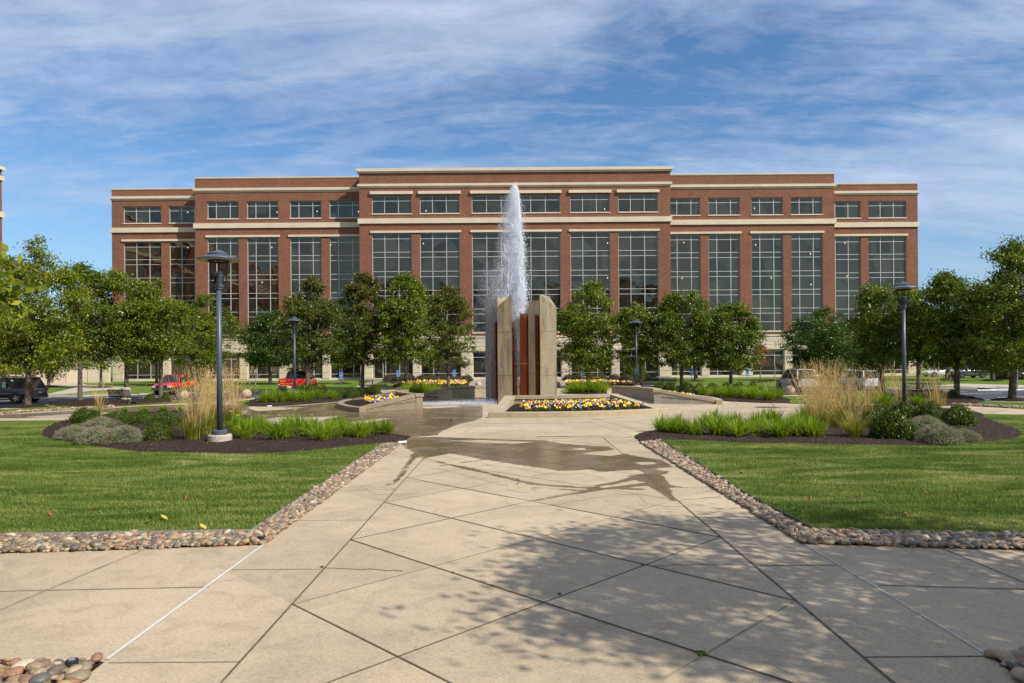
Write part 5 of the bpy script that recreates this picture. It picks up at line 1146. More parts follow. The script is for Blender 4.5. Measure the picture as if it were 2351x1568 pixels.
# ================================================================ lamps, benches, signs, bollards
def lamp_proto():
    t=thing('street_lamp','lamp','street lamp'); H=6.2
    MB().lathe([(.36,-.02),(.37,.0),(.37,.25),(.35,.28)],28).build('concrete_base',m_con2,t)
    MB().lathe([(.20,.28),(.235,.29),(.235,.40),(.20,.425),(.10,.43)],24).build('base_collar',m_steel,t,smooth=False)
    MB().lathe([(.092,.42),(.085,2.5),(.080,4.98)],16).build('pole',m_steel,t,smooth=True)
    MB().lathe([(.08,4.95),(.115,4.98),(.115,5.06),(.15,5.06),(.15,5.13),(.135,5.13),(.135,5.40),(.15,5.40),(.15,5.48),(.12,5.50)],20).build('lamp_head',m_steel,t)
    mb=MB()
    for k in range(24): 
        a=2*PI*k/24; mb.box(-.004,.004,.133,.148,5.14,5.39,Matrix.Rotation(a,4,'Z'))
    mb.build('cooling_fins',m_dark,t)
    MB().lathe([(.11,5.49),(.10,5.53),(.06,5.56),(.005,5.565)],16).build('lens',m_cream,t,smooth=True)
    for k in range(4):
        a=R(20+90*k); x,y=.235*math.cos(a),.235*math.sin(a); mb=MB(); mb.tube([(x,y,5.02),(x,y,5.93)],.022,8); mb.tube([(x,y,5.02),(x,y,5.14)],.033,8); mb.tube([(x,y,5.40),(x,y,5.48)],.033,8)
        for z in (5.06,5.42): mb.box(.1,.235,-.02,.02,z,z+.06,Matrix.Rotation(a,4,'Z'))
        mb.build('support_rod',m_dark,t)
    sh=MB().lathe([(.655,5.925),(.665,5.945),(.655,5.965),(.45,6.045),(.33,6.08),(.33,6.13),(.30,6.145),(.02,6.27)],40).build('lamp_shade',m_steel,t)
    MB().lathe([(.30,5.935),(.64,5.922),(.645,5.915)][::-1],40).build('reflector',m_cream,sh)
    rg=MB(); [rg.box(-.035,.035,.31,.335,5.86,5.93,Matrix.Rotation(2*PI*q/32,4,'Z')) for q in range(32)]; rg.build('inner_ring',m_dark,sh)
    mb=MB()
    for k in range(48): mb.box(-.006,.006,.325,.337,6.082,6.128,Matrix.Rotation(2*PI*k/48,4,'Z'))
    mb.build('vent_slots',m_dark,sh); return t
lm=lamp_proto(); g=G(502,1018); lm.location=(g[0],g[1]+.1,.0); tag(lm,'tall blue grey lamp post standing on a round concrete base in the left bed',group='lamp posts round the plaza')
for x,Y,lb in ((677,56.3,'lamp post in front of the large red pickup'),(1461.5,63,'lamp post right of the fountain in front of the building'),(2076,33.6,'lamp post among the reed grass on the right')):
    dup(lm,(P(x,900,Y)[0],Y,0),R(30),lb)
def bench_proto():
    t=thing('bench','bench','bench'); Lh=1.1   # faces +y, back at -y
    def slats(mb,back):
        n=26
        for i in range(n):
            x=-Lh+.03+(2*Lh-.06)*i/(n-1)
            if back: mb.tube([(x,-.20,.44),(x,-.27,.62),(x,-.36,.90)],.018,5)
            else: mb.tube([(x,-.20,.44),(x,0,.425),(x,.24,.44),(x,.28,.40)],.013,5)
        for p in ([(-Lh,-.36,.90),(Lh,-.36,.90)],[(-Lh,-.21,.47),(Lh,-.21,.47)]) if back else ([(-Lh,.28,.40),(Lh,.28,.40)],[(-Lh,-.19,.43),(Lh,-.19,.43)]): mb.tube(p,.022,6)
    mb=MB(); slats(mb,1); mb.build('backrest',m_bench,t); mb=MB(); slats(mb,0); mb.build('seat',m_bench,t)
    for x in (-Lh,0,Lh):
        mb=MB(); mb.tube([(x,-.42,.0),(x,-.24,.30),(x,-.22,.44),(x,-.36,.90)],.024,6); mb.build('leg',m_bench,t)
        mb=MB(); mb.tube([(x,.30,.0),(x,.27,.42)],.024,6); mb.build('leg',m_bench,t)
    for x in (-Lh,Lh): mb=MB(); mb.tube([(x,-.28,.68),(x,-.05,.68),(x,.25,.66),(x,.30,.60),(x,.27,.42)],.022,6); mb.build('armrest',m_bench,t)
    return t
bn=bench_proto(); g=G(284,929); bn.location=(g[0],g[1],.05); bn.rotation_euler=(0,0,R(-28)); tag(bn,'black slatted steel bench on mulch at the left, seen from behind at an angle',group='black slatted benches')
for x,Y,rz,lb in ((857,66.0 if False else 62.5,0,'black slatted bench under the bronze tree left of the fountain'),(1520,62.5,0,'black slatted bench behind boxwoods right of the fountain'),(2110,44.3,R(8),'black slatted bench between trees right of the right lamp post')):
    dup(bn,(P(x,900,Y)[0],Y,.02),rz,lb,scale=1.08)
def wheelchair(mb,cx,cz,s,y):
    mb.tube([(cx-.02*s,y,cz+.42*s),(cx-.02*s,y,cz+.40*s)],.055*s,8); mb.tube([(cx-.02*s,y,cz+.30*s),(cx+.0*s,y,cz+.0*s),(cx+.20*s,y,cz+.0*s),(cx+.30*s,y,cz-.24*s),(cx+.38*s,y,cz-.22*s)],.035*s,5); mb.tube([(cx-.01*s,y,cz+.17*s),(cx+.17*s,y,cz+.17*s)],.03*s,5)
    a=[(cx-.02*s+.24*s*math.cos(R(q)),y,cz-.10*s+.24*s*math.sin(R(q))) for q in range(120,345,20)]; mb.tube(a,.03*s,5)
def text(name,body,size,loc,rot,mat,parent,ext=.002,align='CENTER',shear=0,sx=1):
    cu=bpy.data.curves.new(name,'FONT'); cu.body=body; cu.size=size; cu.align_x=align; cu.align_y='CENTER'; cu.extrude=ext; cu.offset=size*.012; cu.shear=shear; cu.resolution_u=2
    o=bpy.data.objects.new(name,cu); C.objects.link(o); bpy.context.view_layer.update()
    me=bpy.data.meshes.new_from_object(o.evaluated_get(bpy.context.evaluated_depsgraph_get())); bpy.data.objects.remove(o)
    me.materials.clear(); me.materials.append(mat)
    if sx!=1: me.transform(Matrix.Scale(sx,4,(1,0,0)))
    o=bpy.data.objects.new(name,me); C.objects.link(o); o.parent=parent; o.location=loc; o.rotation_euler=rot; return o
FR=(PI/2,0,0)
def sign_proto():
    t=thing('parking_sign','sign','parking sign'); MB().box(-.025,.025,-.02,.02,0,1.66).build('post',m_galv,t)
    MB().box(-.172,.172,-.032,-.022,1.13,1.66).build('sign_panel',m_swhite,t,bevel=.0); MB().box(-.162,.162,-.036,-.032,1.14,1.65).build('blue_face',m_sblue,t.children[-1])
    mb=MB(); wheelchair(mb,-.01,1.49,.26,-.038); mb.build('wheelchair_symbol',m_swhite,t)
    text('lettering','PARKING',.075,(0,-.037,1.33),FR,m_swhite,t); text('lettering','ONLY',.085,(0,-.037,1.215),FR,m_swhite,t)
    MB().box(-.172,.172,-.032,-.022,.97,1.12).build('small_panel',m_swhite,t); MB().box(-.160,.160,-.036,-.032,.98,1.11).build('blue_face',m_sblue,t.children[-1])
    text('lettering','VAN',.06,(-.0,-.037,1.085-.015),FR,m_swhite,t) if False else None
    text('lettering','FINE $250',.052,(0,-.037,1.045),FR,m_swhite,t) if False else MB().box(-.09,.09,-.038,-.036,1.03,1.06).build('lettering_line',m_swhite,t); return t
sg=sign_proto(); first=True
for x,y,lb in ((783.3,891,'blue handicapped parking sign left of the left rear bench'),(914,885.5,'blue handicapped parking sign at the left end of the entrance flower bed'),(1043,885.5,'blue handicapped parking sign in the flowers just left of the fountain'),(1337.5,885.5,'blue handicapped parking sign in the flowers just right of the fountain'),(1461,885.5,'blue handicapped parking sign hidden behind the right small lamp post'),(1588,885.3,'blue handicapped parking sign right of the right rear bench'),(1716,885.0,'blue handicapped parking sign furthest right, under the round green tree')):
    X,Y=G(x,885.3)
    if x<800: Y=64.5; X=P(x,890,Y)[0]
    if first: sg.location=(X,Y,0); tag(sg,lb,group='blue handicapped parking signs'); first=False
    else: dup(sg,(X,Y,0),0,lb)
def post(x,y,h,lb,z=0):
    X,Y=G(x,y); t=thing('sign_post',lb,'sign post',(X,Y,z),0,'plain sign posts'); MB().box(-.03,.03,-.03,.03,0,h).build('post',m_galv if x!=2279 else m_dark,t)
    MB().box(-.15,.15,-.045,-.032,h-.42,h-.02).build('sign_panel',m_galv,t) if x in(587,) else MB().box(-.034,.034,-.034,.034,h,h+.02).build('post_cap',m_dark,t)
for a in ((587,889,1.9,'plain metal sign post left of the large red pickup'),(1779,887,1.9,'plain metal sign post left of the silver off-road vehicle'),(517.7,884,1.7,'plain metal sign post behind the reed grass on the left'),(2181,868,1.6,'sign post in front of the white car'),(2255,867,2.4,'sign post in front of the grey car'),(2336,893,2.7,'dark sign post beside the black container'),(641,884,1.9,'sign post behind the large red pickup')): post(*a)
first=True; r_=.335
for x,y,lb in ((423.5,920.5,'pale stone sphere bollard half hidden by the left reed grass'),(566.5,916,'pale stone sphere bollard between the left reed grass and the daylilies'),(1098.8,889.5,'pale stone sphere bollard left of the fountain in front of the entrance'),(1279.5,889.5,'pale stone sphere bollard at the entrance hidden by the right pillar'),(1814,908,'pale stone sphere bollard in front of the silver off-road vehicle'),(1957.5,911,'pale stone sphere bollard behind the right reed grass')):
    X,Y=G(x,y-1.5)
    if first: V,F=ico(4); sb=MB().add(V*r_+np.array([0,0,r_]),F).build('sphere_bollard',m_sphere,smooth=True); o=sb; first=False
    else: o=sb.copy(); C.objects.link(o)
    o.location=(X,Y,0 if y>900 else (0 if Y<66.3 else Z0)); tag(o,lb,'bollard','stone sphere bollards round the plaza')
first=True; n_=0
for x in (-13.4,-6.4,-3.0 if False else -9.8,7.5,10.7,14.2,18.5):
    y=kerb_at(x)-.75
    if first: ws=MB().prism([(-.9,-.09),(.9,-.09),(.9,.09),(-.9,.09)],0,.12).build('wheel_stop',m_white,bevel=.02); o=ws; first=False
    else: o=ws.copy(); C.objects.link(o)
    o.location=(x,y,Z0); tag(o,f'white concrete wheel stop, {ORD[sum(1 for q in (-13.4,-6.4,-9.8,7.5,10.7,14.2,18.5) if q<x)]} from the left along the far kerb','wheel stop','wheel stops at the far kerb')
for x,y,w_,lb in ((205*1.0,0,0,''),) if False else ((215,906,1.8,'white wheel stop at the kerb behind the dark car'),(2300,897,2.2,'wheel stop at the right edge of the car park')):
    X,Y=G(x,y,Z0); o=MB().prism([(-w_,-.1),(w_,-.1),(w_,.1),(-w_,.1)],0,.13).build('wheel_stop',m_white,bevel=.02); o.location=(X,Y,Z0); o.rotation_euler=(0,0,R(6)); tag(o,lb,'wheel stop','wheel stops at the far kerb')
# black round uplights in the pebbles
t=NT('uplight_glass'); t.bsdf((.25,.25,.25),.15); m_ul=t.m
for x,y,lb in ((165,1540,'round black ground light in the bottom left pebbles'),(600,1245,'round black ground light at the corner of the left lawn pebbles')):
    X,Y=G(x,y); t=thing('ground_light',lb,'ground light',(X,Y,.03)); MB().lathe([(.045,0),(.05,.02),(.05,.06),(.04,.068)],20).build('housing',m_black,t); MB().lathe([(.028,.067),(.028,.07),(.018,.072)],16).build('lens',m_ul,t)
for x,y,lb in ((924,1020,'white drain pipe end at the tip of the left pebble strip'),(619,935,'white pipe end beside the middle left bed')):
    X,Y=G(x,y); t=MB().tube([(-.13,0,.04),(.13,0,.045)],.045,12).build('drain_pipe',m_white); t.location=(X,Y,.02); t.rotation_euler=(0,0,.4); tag(t,lb,'pipe')
# green utility boxes
m_gbox=M_plain('green_utility_paint',(.012,.05,.035),.5)
X,Y=G(789,903); t=thing('utility_box','low dark green utility box behind the left boxwoods','utility box',(X,Y,0)); MB().box(-.75,.75,-.35,.35,0,.33).build('cabinet',m_gbox,t,bevel=.02); MB().box(-.8,.8,-.4,.4,.34,.44).build('lid',m_gbox,t,bevel=.02)
# terrace furniture at the far left
def chair_proto():
    t=thing('terrace_chair','chair','chair'); m=m_steel
    MB().box(-.24,.24,-.22,.22,.42,.45).build('seat',m,t); mb=MB()
    for i in range(7): mb.box(-.23+i*.07,-.19+i*.07,.21,.23,.5,.95)
    mb.box(-.24,.24,.205,.235,.93,.97); mb.build('backrest',m,t)
    for a in (-.22,.22):
        for b in (-.2,.2): MB().tube([(a,b,0),(a*.95,b*.95,.44)],.015,6).build('leg',m,t)
    return t
ch=chair_proto(); first=True
for x,rz,lb in ((203,.3,'grey metal terrace chair, leftmost of those by the tan wall'),(216,1.2,'grey metal terrace chair, second from the left by the tan wall'),(233,2.6,'grey metal terrace chair, third from the left by the tan wall'),(244,-.4,'grey metal terrace chair, rightmost of those by the tan wall')):
    X,Y=G(x,875.5)
    if first: ch.location=(X,Y,0); ch.rotation_euler=(0,0,rz); tag(ch,lb,group='terrace chairs'); first=False; ch.scale=(1.2,)*3
    else: dup(ch,(X,Y,0),rz,lb)
X,Y=G(225,875); t=thing('terrace_table','small round grey table among the terrace chairs','table',(X,Y,0)); MB().lathe([(.55,.72),(.55,.76)],24).build('table_top',m_steel,t); MB().lathe([(.25,0),(.04,.05),(.04,.72)],12).build('pedestal',m_steel,t)
X,Y=G(240,873); t=thing('terrace_sign','small white notice sign on a post by the terrace chairs','sign',(X,Y,0)); MB().box(-.03,.03,-.03,.03,0,1.4).build('post',m_galv,t); p=MB().box(-.3,.3,-.05,-.03,1.35,2.1).build('sign_panel',m_swhite,t); MB().box(-.2,.2,-.055,-.05,1.6,1.75).build('blue_line',m_sblue,p)
X,Y=G(130,877); t=thing('terrace_railing','low dark metal railing in front of the tan wall','railing',(X,Y,0)); MB().box(-1.8,8,-.03,.03,1.0,1.06).build('top_rail',m_bench,t); 
for i in range(6): MB().box(-1.7+i*1.9,-1.63+i*1.9,-.03,.03,0,1.0).build('post',m_bench,t)
for x,mt,h,lb in ((99,m_black,1.55,'black round topped bollard left of the pale trunk'),(119,m_black,1.65,'black round topped bollard right of the pale trunk'),(158,m_white,1.35,'white round topped post before the tan wall')):
    X,Y=G(x,878); MB().lathe([(.16,0),(.16,h-.15),(.12,h-.04),(.01,h)],14).build('bollard',mt,loc=(X,Y,0)); tag(bpy.data.objects[-1] if False else C.objects[-1],lb,'bollard','terrace bollards')
m_cone=M_plain('red_plastic',(.5,.03,.02),.5); X,Y=G(175,877); MB().lathe([(.18,.5),(.16,1.2),(.06,1.55),(.01,1.6)],14).build('folded_umbrella',m_cone,loc=(X,Y,0)); tag(C.objects[-1],'closed red parasol beside the terrace railing','parasol')
X,Y=G(171,876.5); t=thing('lamp_post','slim grey lamp post in front of the tan terrace wall','lamp post',(X,Y,0)); MB().lathe([(.09,0),(.07,5)],10).build('pole',m_steel,t); MB().lathe([(.3,5.0),(.02,5.2)],16).build('lamp_shade',m_steel,t)
for x,y,lb in ((303,882,'low round concrete pedestal behind the left bench'),(1272*1.0+1048,882,'low concrete pedestal near the right bench')):
    X,Y=G(x if x<1000 else 2324-2,y) if x<1000 else G(2322-0,881); X,Y=(G(289,921) if x<1000 else G(2318,886)); 
    if x<1000: MB().lathe([(.30,0),(.30,.90),(.27,.95)],20).build('concrete_pedestal',m_con2,loc=(X,Y,0)); tag(C.objects[-1],lb,'pedestal')
# ================================================================ vehicles
m_cglass=M_plain('car_glass',(.012,.015,.018),.05,0,.8,var=.02); m_tyre=m_black; m_hub=M_plain('wheel_hub',(.13,.13,.135),.4,.4); m_rim=M_plain('alloy_rim',(.42,.42,.43),.3,.8,var=.05)
m_red=M_plain('red_car_paint',(.52,.008,.006),.25,0,.5,var=.03,coat=.8); m_dkb=M_plain('dark_blue_grey_paint',(.030,.032,.045),.25,.3,.5,var=.03,coat=.8)
m_silv=M_plain('silver_paint',(.46,.47,.48),.3,.2,.5,var=.03,coat=.6); m_silb=M_plain('light_silver_paint',(.52,.56,.61),.3,.2,.5,var=.03,coat=.6); m_wht=M_plain('white_car_paint',(.70,.72,.74),.3,0,.5,var=.02,coat=.7); m_gry=M_plain('grey_car_paint',(.13,.135,.145),.28,.4,.5,var=.03,coat=.6)
m_lred=M_plain('tail_lamp_red',(.38,.01,.01),.2); m_lclr=M_plain('head_lamp_clear',(.65,.65,.62),.1,.3); m_plast=M_plain('dark_bumper',(.045,.048,.052),.55); m_chrome=M_plain('chrome',(.6,.6,.6),.12,.95,var=.02); m_ytext=M_plain('yellow_lettering',(.80,.52,.02),.5); m_lamb=M_plain('amber_lamp',(.8,.3,.02),.3)
def loft(mb,secs):
    """secs: list of (y, [ (x,z)... half profile from bottom centre out and up to top centre ])"""
    n=len(secs[0][1]); V=[]
    for y,pr in secs: V+=[(x,y,z) for x,z in pr]+[(-x,y,z) for x,z in pr[::-1]]
    m=2*n; F=[]
    for i in range(len(secs)-1):
        for k in range(m): F.append((i*m+k,(i+1)*m+k,(i+1)*m+(k+1)%m,i*m+(k+1)%m))
    F+=[tuple(range(m)),tuple(range((len(secs)-1)*m,len(secs)*m))[::-1]]
    return mb.add(V,F)
def bodysec(y,w,zb,zt,top=.92,tuck=.94): 
    zm=zb+(zt-zb)*.45
    return (y,[(.0,zb),(w*tuck*.9,zb),(w*tuck,zb+.06),(w,zm),(w*.985,zt-.12),(w*top,zt-.03),(w*top*.8,zt),(0,zt+.015)])
def bar(mb,a,b,wd,dp):
    mb.tube([a,b],[wd,dp],4)
def vehicle(name,label,cat,loc,rz,paint,w,Lh,stations,cab,wheels,wr,kind,group=None,grille=True,rimr=.62):
    """local +y is forward. stations: (y,halfwidth,zb,zt). cab: yb0,yt0,yt1,yb1 (rear base, rear top, front top, front base), zbelt, zroof, wbase, wroof"""
    t=thing(name,label,cat,loc,rz,group)
    mb=MB(); loft(mb,[bodysec(*s_) for s_ in stations]); body=mb.build('body',paint,t,smooth=True,bevel=.035)
    yb0,yt0,yt1,yb1,zb,zr,wb,wt=cab
    V=[(-wb,yb0,zb),(wb,yb0,zb),(wb,yb1,zb),(-wb,yb1,zb),(-wt,yt0,zr),(wt,yt0,zr),(wt,yt1,zr),(-wt,yt1,zr)]
    MB().add(V,[(0,3,2,1),(4,5,6,7),(0,1,5,4),(1,2,6,5),(2,3,7,6),(3,0,4,7)]).build('windows',m_cglass,t)
    mb=MB(); V2=[Vector(v) for v in V]
    mb.add([(-wt-.02,yt0-.03,zr-.035),(wt+.02,yt0-.03,zr-.035),(wt+.02,yt1+.02,zr-.035),(-wt-.02,yt1+.02,zr-.035),(-wt+.05,yt0+.03,zr+.045),(wt-.05,yt0+.03,zr+.045),(wt-.05,yt1-.08,zr+.045),(-wt+.05,yt1-.08,zr+.045)],[(0,3,2,1),(4,5,6,7),(0,1,5,4),(1,2,6,5),(2,3,7,6),(3,0,4,7)])
    pil=[0.0,1.0]+({'suv':[.30,.62],'sedan':[.48],'truck':[]}[kind])
    for sx in (0,1):
        a,b=(V2[0],V2[3]) if sx==0 else (V2[1],V2[2]); c,d=(V2[4],V2[7]) if sx==0 else (V2[5],V2[6])
        for f in pil:
            p,q=a.lerp(b,f),c.lerp(d,f); th=.055 if f in (0.0,1.0) else .035
            if f==0.0 and kind!='sedan': th=.085
            mb.tube([tuple(p),tuple(q)],th*.8,4)
    mb.build('roof_and_pillars',paint,t,bevel=.015)
    for i,(x,y) in enumerate([(sx*(w-.11),yy) for yy in wheels for sx in (-1,1)]):
        sx=1 if x>0 else -1; Mt=Matrix.Translation((x,y,wr))@Matrix.Rotation(PI/2,4,'Y')
        prof=[(wr*.6,-.12),(wr*.93,-.12),(wr,-.09),(wr,.09),(wr*.93,.12),(wr*.6,.12)]
        mb=MB(); mb.lathe(prof,26); me=mb.build('wheel',m_tyre,t); me.data.transform(Mt)
        mb=MB(); mb.lathe([(wr*rimr,.0),(wr*rimr,.118),(wr*rimr*.9,.118),(wr*rimr*.85,.06)],26)
        hb=MB()
        for k in range(5):
            a=2*PI*k/5; m2=Matrix.Rotation(a,4,'Z'); mb.box(-.035,.035,0,wr*rimr*.95,.095,.125,m2)
        mb.lathe([(.06,.09),(.06,.13),(.01,.135)],12); rm=mb.build('rim',m_rim,me); rm.data.transform(Matrix.Translation((x,y,wr))@Matrix.Rotation(PI/2*sx,4,'Y'))
        mb=MB(); mb.lathe([(wr*rimr*.96,.0),(wr*rimr*.96,.075),(.01,.075)],22); bk=mb.build('hub',m_hub,me); bk.data.transform(Matrix.Translation((x,y,wr))@Matrix.Rotation(PI/2*sx,4,'Y'))
        mb=MB(); q=wr*1.17; pts=[(math.cos(R(a))*q,math.sin(R(a))*q) for a in range(-25,206,11)]; V=[(sx*(w+.006),y+px_,wr+pz) for px_,pz in pts]; mb.add(V+[(sx*(w-.1),v[1],v[2]) for v in V],[tuple(range(len(V)))]+[(k,k+1,len(V)+k+1,len(V)+k) for k in range(len(V)-1)]); mb.build('wheel_arch',m_dark,t)
    for sx in (-1,1): MB().box(sx*(wb+.02),sx*(wb+.22),yb1-.45,yb1-.33,zb-.02,zb+.15).build('mirror',paint if kind!='truck' else m_plast,t,bevel=.02)
    return t
def lamp_box(t,nm,x0,x1,y0,y1,z0,z1,m): return MB().box(x0,x1,y0,y1,z0,z1).build(nm,m,t,bevel=.012)
def plate(t,y,z,txt,f=-1): 
    p=MB().box(-.16,.16,y-.01,y+.01,z-.08,z+.08).build('licence_plate',m_swhite,t); return p
def suv(name,label,loc,rz,paint,Lh=2.35,w=.96,h=1.74,group=None,wr=.37,low=False):
    st=[(-Lh,w*.86,.42,.95),(-Lh+.10,w*.95,.34,1.02),(-Lh+.5,w,.28,1.06),(-.6,w,.26,1.05),(.9,w,.26,1.06),(1.15,w*.99,.27,1.04),(Lh-.45,w*.96,.28,.96),(Lh-.12,w*.88,.32,.84),(Lh,w*.74,.40,.68)]
    t=vehicle(name,label,'car',loc,rz,paint,w,Lh,st,(-Lh+.16,-Lh+.52,.35,1.15,1.03,h,w*.90,w*.70),(-Lh+1.0,Lh-.95),wr,'suv',group)
    for sx in (-1,1):
        lamp_box(t,'tail_lamp',min(sx*w*.62,sx*w*.965),max(sx*w*.62,sx*w*.965),-Lh-.0,-Lh+.16,.86,1.02,m_lred); lamp_box(t,'headlight',min(sx*w*.52,sx*w*.86),max(sx*w*.52,sx*w*.86),Lh-.22,Lh-.03,.66,.80,m_lclr)
        MB().tube([(sx*w*.66,-Lh+.7,h+.09),(sx*w*.66,.2,h+.09)],.02,6).build('roof_rail',m_plast,t)
        MB().box(min(sx*w*.985,sx*(w+.012)),max(sx*w*.985,sx*(w+.012)),-Lh+1.5,Lh-1.5,.33,.40).build('side_trim',m_chrome,t)
        for yy in (-.35,.45): MB().box(min(sx*w*.98,sx*(w+.03)),max(sx*w*.98,sx*(w+.03)),yy-.1,yy+.1,.92,.95).build('door_handle',paint,t)
    lamp_box(t,'rear_bumper',-w*.88,w*.88,-Lh-.05,-Lh+.12,.36,.56,paint); MB().box(-w*.7,w*.7,-Lh-.065,-Lh-.04,.33,.40).build('skid_trim',m_chrome,t); plate(t,-Lh-.03,.76,'')
    MB().box(-.45,.45,Lh-.12,Lh+.01,.52,.68).build('grille',m_dark,t)
    V=[(-w*.72,-Lh+.145,1.06),(w*.72,-Lh+.145,1.06),(w*.60,-Lh+.475,h-.10),(-w*.60,-Lh+.475,h-.10)]
    MB().add([(x,y-.02,z) for x,y,z in V]+V,[(0,1,2,3),(4,7,6,5),(0,4,5,1),(2,6,7,3)]).build('rear_window',m_cglass,t)
    MB().box(-w*.62,w*.62,-Lh+.36,-Lh+.56,h-.03,h+.03).build('rear_spoiler',paint,t,bevel=.01); return t
rz_=math.atan2(.66,-.75)-PI/2
o=suv('parked_suv','dark blue grey sport utility vehicle at the far left, cut off by the photo edge',(-35.9,49.3,Z0),R(91),m_dkb,Lh=2.45,w=.99,h=1.78)
m_tag=M_plain('green_tag',(.35,.62,.50),.6)
mb=MB(); mb.box(-.958,-.953,-.75,-.50,1.12,1.52); 
mb.build('window_notice',m_tag,o)
suv('parked_suv','silver off-road vehicle with roof rails seen from behind through the reed grass',(24.3,59.6,Z0),R(1),m_silv,Lh=2.35,w=.96,h=1.80,wr=.40)
suv('parked_suv','light silver crossover with red tail lamps, right of the off-road vehicle',(30.2,60.5,Z0),R(2),m_silb,Lh=2.3,w=.96,h=1.64)
suv('parked_suv','dark grey crossover seen side on behind the trees at the right',(57.2,87.5,0),R(93),m_gry,Lh=2.3,w=.92,h=1.62)
w=.92;Lh=2.4
st=[(-Lh,w*.80,.45,.88),(-Lh+.12,w*.92,.32,.98),(-1.5,w,.26,1.0),(-.5,w,.24,.94),(.9,w,.24,.95),(1.2,w*.98,.25,.90),(Lh-.3,w*.92,.28,.76),(Lh,w*.72,.36,.60)]
t=vehicle('parked_sedan','white saloon car seen side on behind a tree trunk at the right','car',(57.8,94.0,0),R(92),m_wht,w,Lh,st,(-1.95,-1.1,.25,1.25,.93,1.42,w*.88,w*.66),(-1.4,1.45),.33,'sedan')
for sx in (-1,1): lamp_box(t,'headlight',min(sx*.5,sx*.8),max(sx*.5,sx*.8),Lh-.2,Lh-.02,.58,.70,m_lclr); lamp_box(t,'tail_lamp',min(sx*.5,sx*.85),max(sx*.5,sx*.85),-Lh,-Lh+.1,.78,.9,m_lred)
def pickup(name,label,loc,rz,Lh,w,h,bed_z,hood,wr,bedlen,cabs,big):
    st=[(-Lh,w*.97,.50,bed_z),(-Lh+.3,w,.45,bed_z),(-Lh+bedlen,w,.42,bed_z),(-Lh+bedlen+.05,w,.40,bed_z-.02),(cabs[3],w,.40,bed_z-.02),(cabs[3]+.35,w*.98,.40,hood),(Lh-.5,w*.95,.40,hood-.08),(Lh-.08,w*.90,.45,hood-.18),(Lh,w*.84,.5,hood-.34)]
    t=vehicle(name,label,'pickup',loc,rz,m_red,w,Lh,st,(cabs[0],cabs[1],cabs[2],cabs[3],bed_z-.03,h,w*.92,w*.74),(-Lh+1.15,Lh-1.0),wr,'truck')
    MB().box(-w*.80,w*.80,-Lh+.12,-Lh+bedlen-.05,bed_z+.016,bed_z+.022).build('dark_bed_recess',m_black,t)  # black sheet over the solid bed stands in for its shaded hollow
    MB().box(-w*.96,w*.96,-Lh-.16,-Lh+.06,.46,.70).build('rear_bumper',m_plast,t,bevel=.03); plate(t,-Lh-.165,.62,'')
    for sx in (-1,1):
        a,b=sorted((sx*w*.84,sx*w*.995)); lamp_box(t,'tail_lamp',a,b,-Lh-.012,-Lh+.14,.86,1.14,m_lred); lamp_box(t,'reverse_lamp',a+.01,b-.01,-Lh-.02,-Lh+.05,.80,.89,m_lclr)
        a,b=sorted((sx*w*.56,sx*w*.88)); lamp_box(t,'headlight',a,b,Lh-.16,Lh+.015,hood-.42,hood-.26,m_lclr); 
        a,b=sorted((sx*w*.86,sx*w*.95)); lamp_box(t,'indicator_lamp',a,b,Lh-.26,Lh-.03,hood-.42,hood-.27,m_lamb)
        a,b=sorted((sx*w*.985,sx*(w+.012))); MB().box(a,b,-Lh+1.7,Lh-1.5,.58,.64).build('side_trim',m_plast,t)
    MB().box(-w*.90,w*.90,Lh-.10,Lh+.11,.42,.66).build('front_bumper',m_plast,t,bevel=.03); MB().box(-w*.52,w*.52,Lh-.06,Lh+.035,hood-.46,hood-.24).build('grille',m_dark,t)
    mb=MB(); mb.lathe([(.10,0),(.09,.02),(.0,.025)],20); e=mb.build('oval_emblem',M_plain('emblem_blue',(.02,.05,.25),.3) if big else m_chrome,t); e.data.transform(Matrix.Scale(1.0,4)@Matrix.Scale(.45,4,(0,1,0)) if False else Matrix.Diagonal((1,.42,1,1)))
    if big: e.data.transform(Matrix.Translation((.0,-Lh-.012,.98))@Matrix.Rotation(PI/2,4,'X'))
    else: e.data.transform(Matrix.Translation((0,Lh+.03,hood-.35))@Matrix.Rotation(-PI/2,4,'X'))
    return t
hb=1.98
t=pickup('parked_pickup','large red pickup with yellow lettering on its tailgate, near the left small lamp',(-19.05,62.4,Z0),R(1),2.85,1.0,1.93,1.33,1.25,.40,1.95,(-.95,-.72,.55,1.3),True)
TY=-2.85-.012
text('lettering','Bruce',.20,(-.62,TY,1.13),FR,m_ytext,t,shear=.35); text('lettering','Window Cleaning Service',.112,(-.28,TY,.925),FR,m_ytext,t,sx=.95); text('lettering','442-6000',.15,(-.36,TY,.75),FR,m_ytext,t); text('lettering','(614)',.07,(-.76,TY,.75),FR,m_ytext,t)
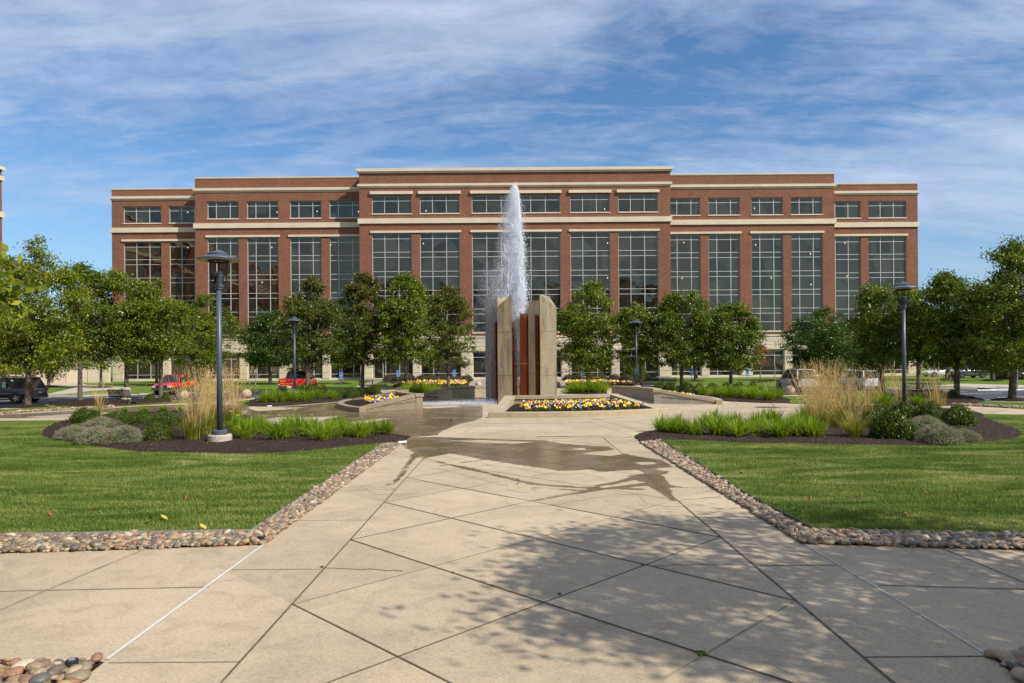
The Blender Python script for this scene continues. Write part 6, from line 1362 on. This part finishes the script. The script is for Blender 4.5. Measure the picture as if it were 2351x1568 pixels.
mb=MB(); mb.tube([(.52,TY,1.2),(.55,TY,1.0),(.48,TY,.9),(.60,TY,.88)],.014,4); mb.tube([(.50,TY,1.03),(.60,TY,1.0)],.014,4); mb.build('cleaner_emblem',m_ytext,t)
RS=(PI/2,0,PI/2)
text('lettering','Bruce',.17,(1.008,.55,1.12),RS,m_ytext,t,shear=.3); text('lettering','Window Cleaning',.11,(1.008,.5,.96),RS,m_ytext,t); text('lettering','442-6000',.12,(1.008,.45,.79),RS,m_ytext,t)
text('lettering','COMMERCIAL',.12,(1.008,-1.3,1.2),RS,m_ytext,t) if False else text('lettering','Window Cleaning',.12,(1.008,-1.55,1.21),RS,m_ytext,t)
text('lettering','WINDOWS\nGUTTERS\nPOWER WASH',.10,(1.008,-.75,.95),RS,m_ytext,t) if False else None
t=pickup('parked_pickup','small red pickup with dark grille facing the camera at the left',(-29.8,61.6,Z0),R(181),2.5,.89,1.68,1.12,1.08,.35,1.85,(-.75,-.55,.42,1.05),False)
LS=(PI/2,0,-PI/2)
text('lettering','Bruce',.17,(-.900,.35,.98),LS,m_ytext,t,shear=.3); text('lettering','Window Cleaning',.11,(-.900,.25,.82),LS,m_ytext,t); text('lettering','442-6000',.12,(-.900,.25,.64),LS,m_ytext,t); text('lettering','Window Cleaning Service',.12,(-.900,-1.45,1.04),LS,m_ytext,t); text('lettering','Bruce',.14,(-.900,-1.4,.88),LS,m_ytext,t)
# roll-off container
m_cont=M_plain('black_container_paint',(.022,.024,.030),.5,var=.15); X,Y=G(2320,871)
t=thing('waste_container','black steel roll off container with a white letter M at the right','container',(X+.6,Y,0)); mb=MB(); mb.box(-1.9,6,-1.2,1.2,.28,1.95); mb.build('container_body',m_cont,t)
mb=MB(); [mb.box(-1.85+i*.6,-1.75+i*.6,-1.28,-1.2,.3,1.9) for i in range(14)]; mb.box(-1.9,6,-1.27,-1.18,1.95,2.05); mb.build('ribs',m_cont,t); MB().box(-1.8,6,-.8,.8,0,.28).build('skids',M_plain('rusty_skid',(.12,.06,.03),.8),t); text('lettering','M',.62,(1.6,-1.29,.75),FR,m_swhite,t)
print('OBJECTS',len(bpy.data.objects),'TRIS',sum(len(m.polygons) for m in bpy.data.meshes))
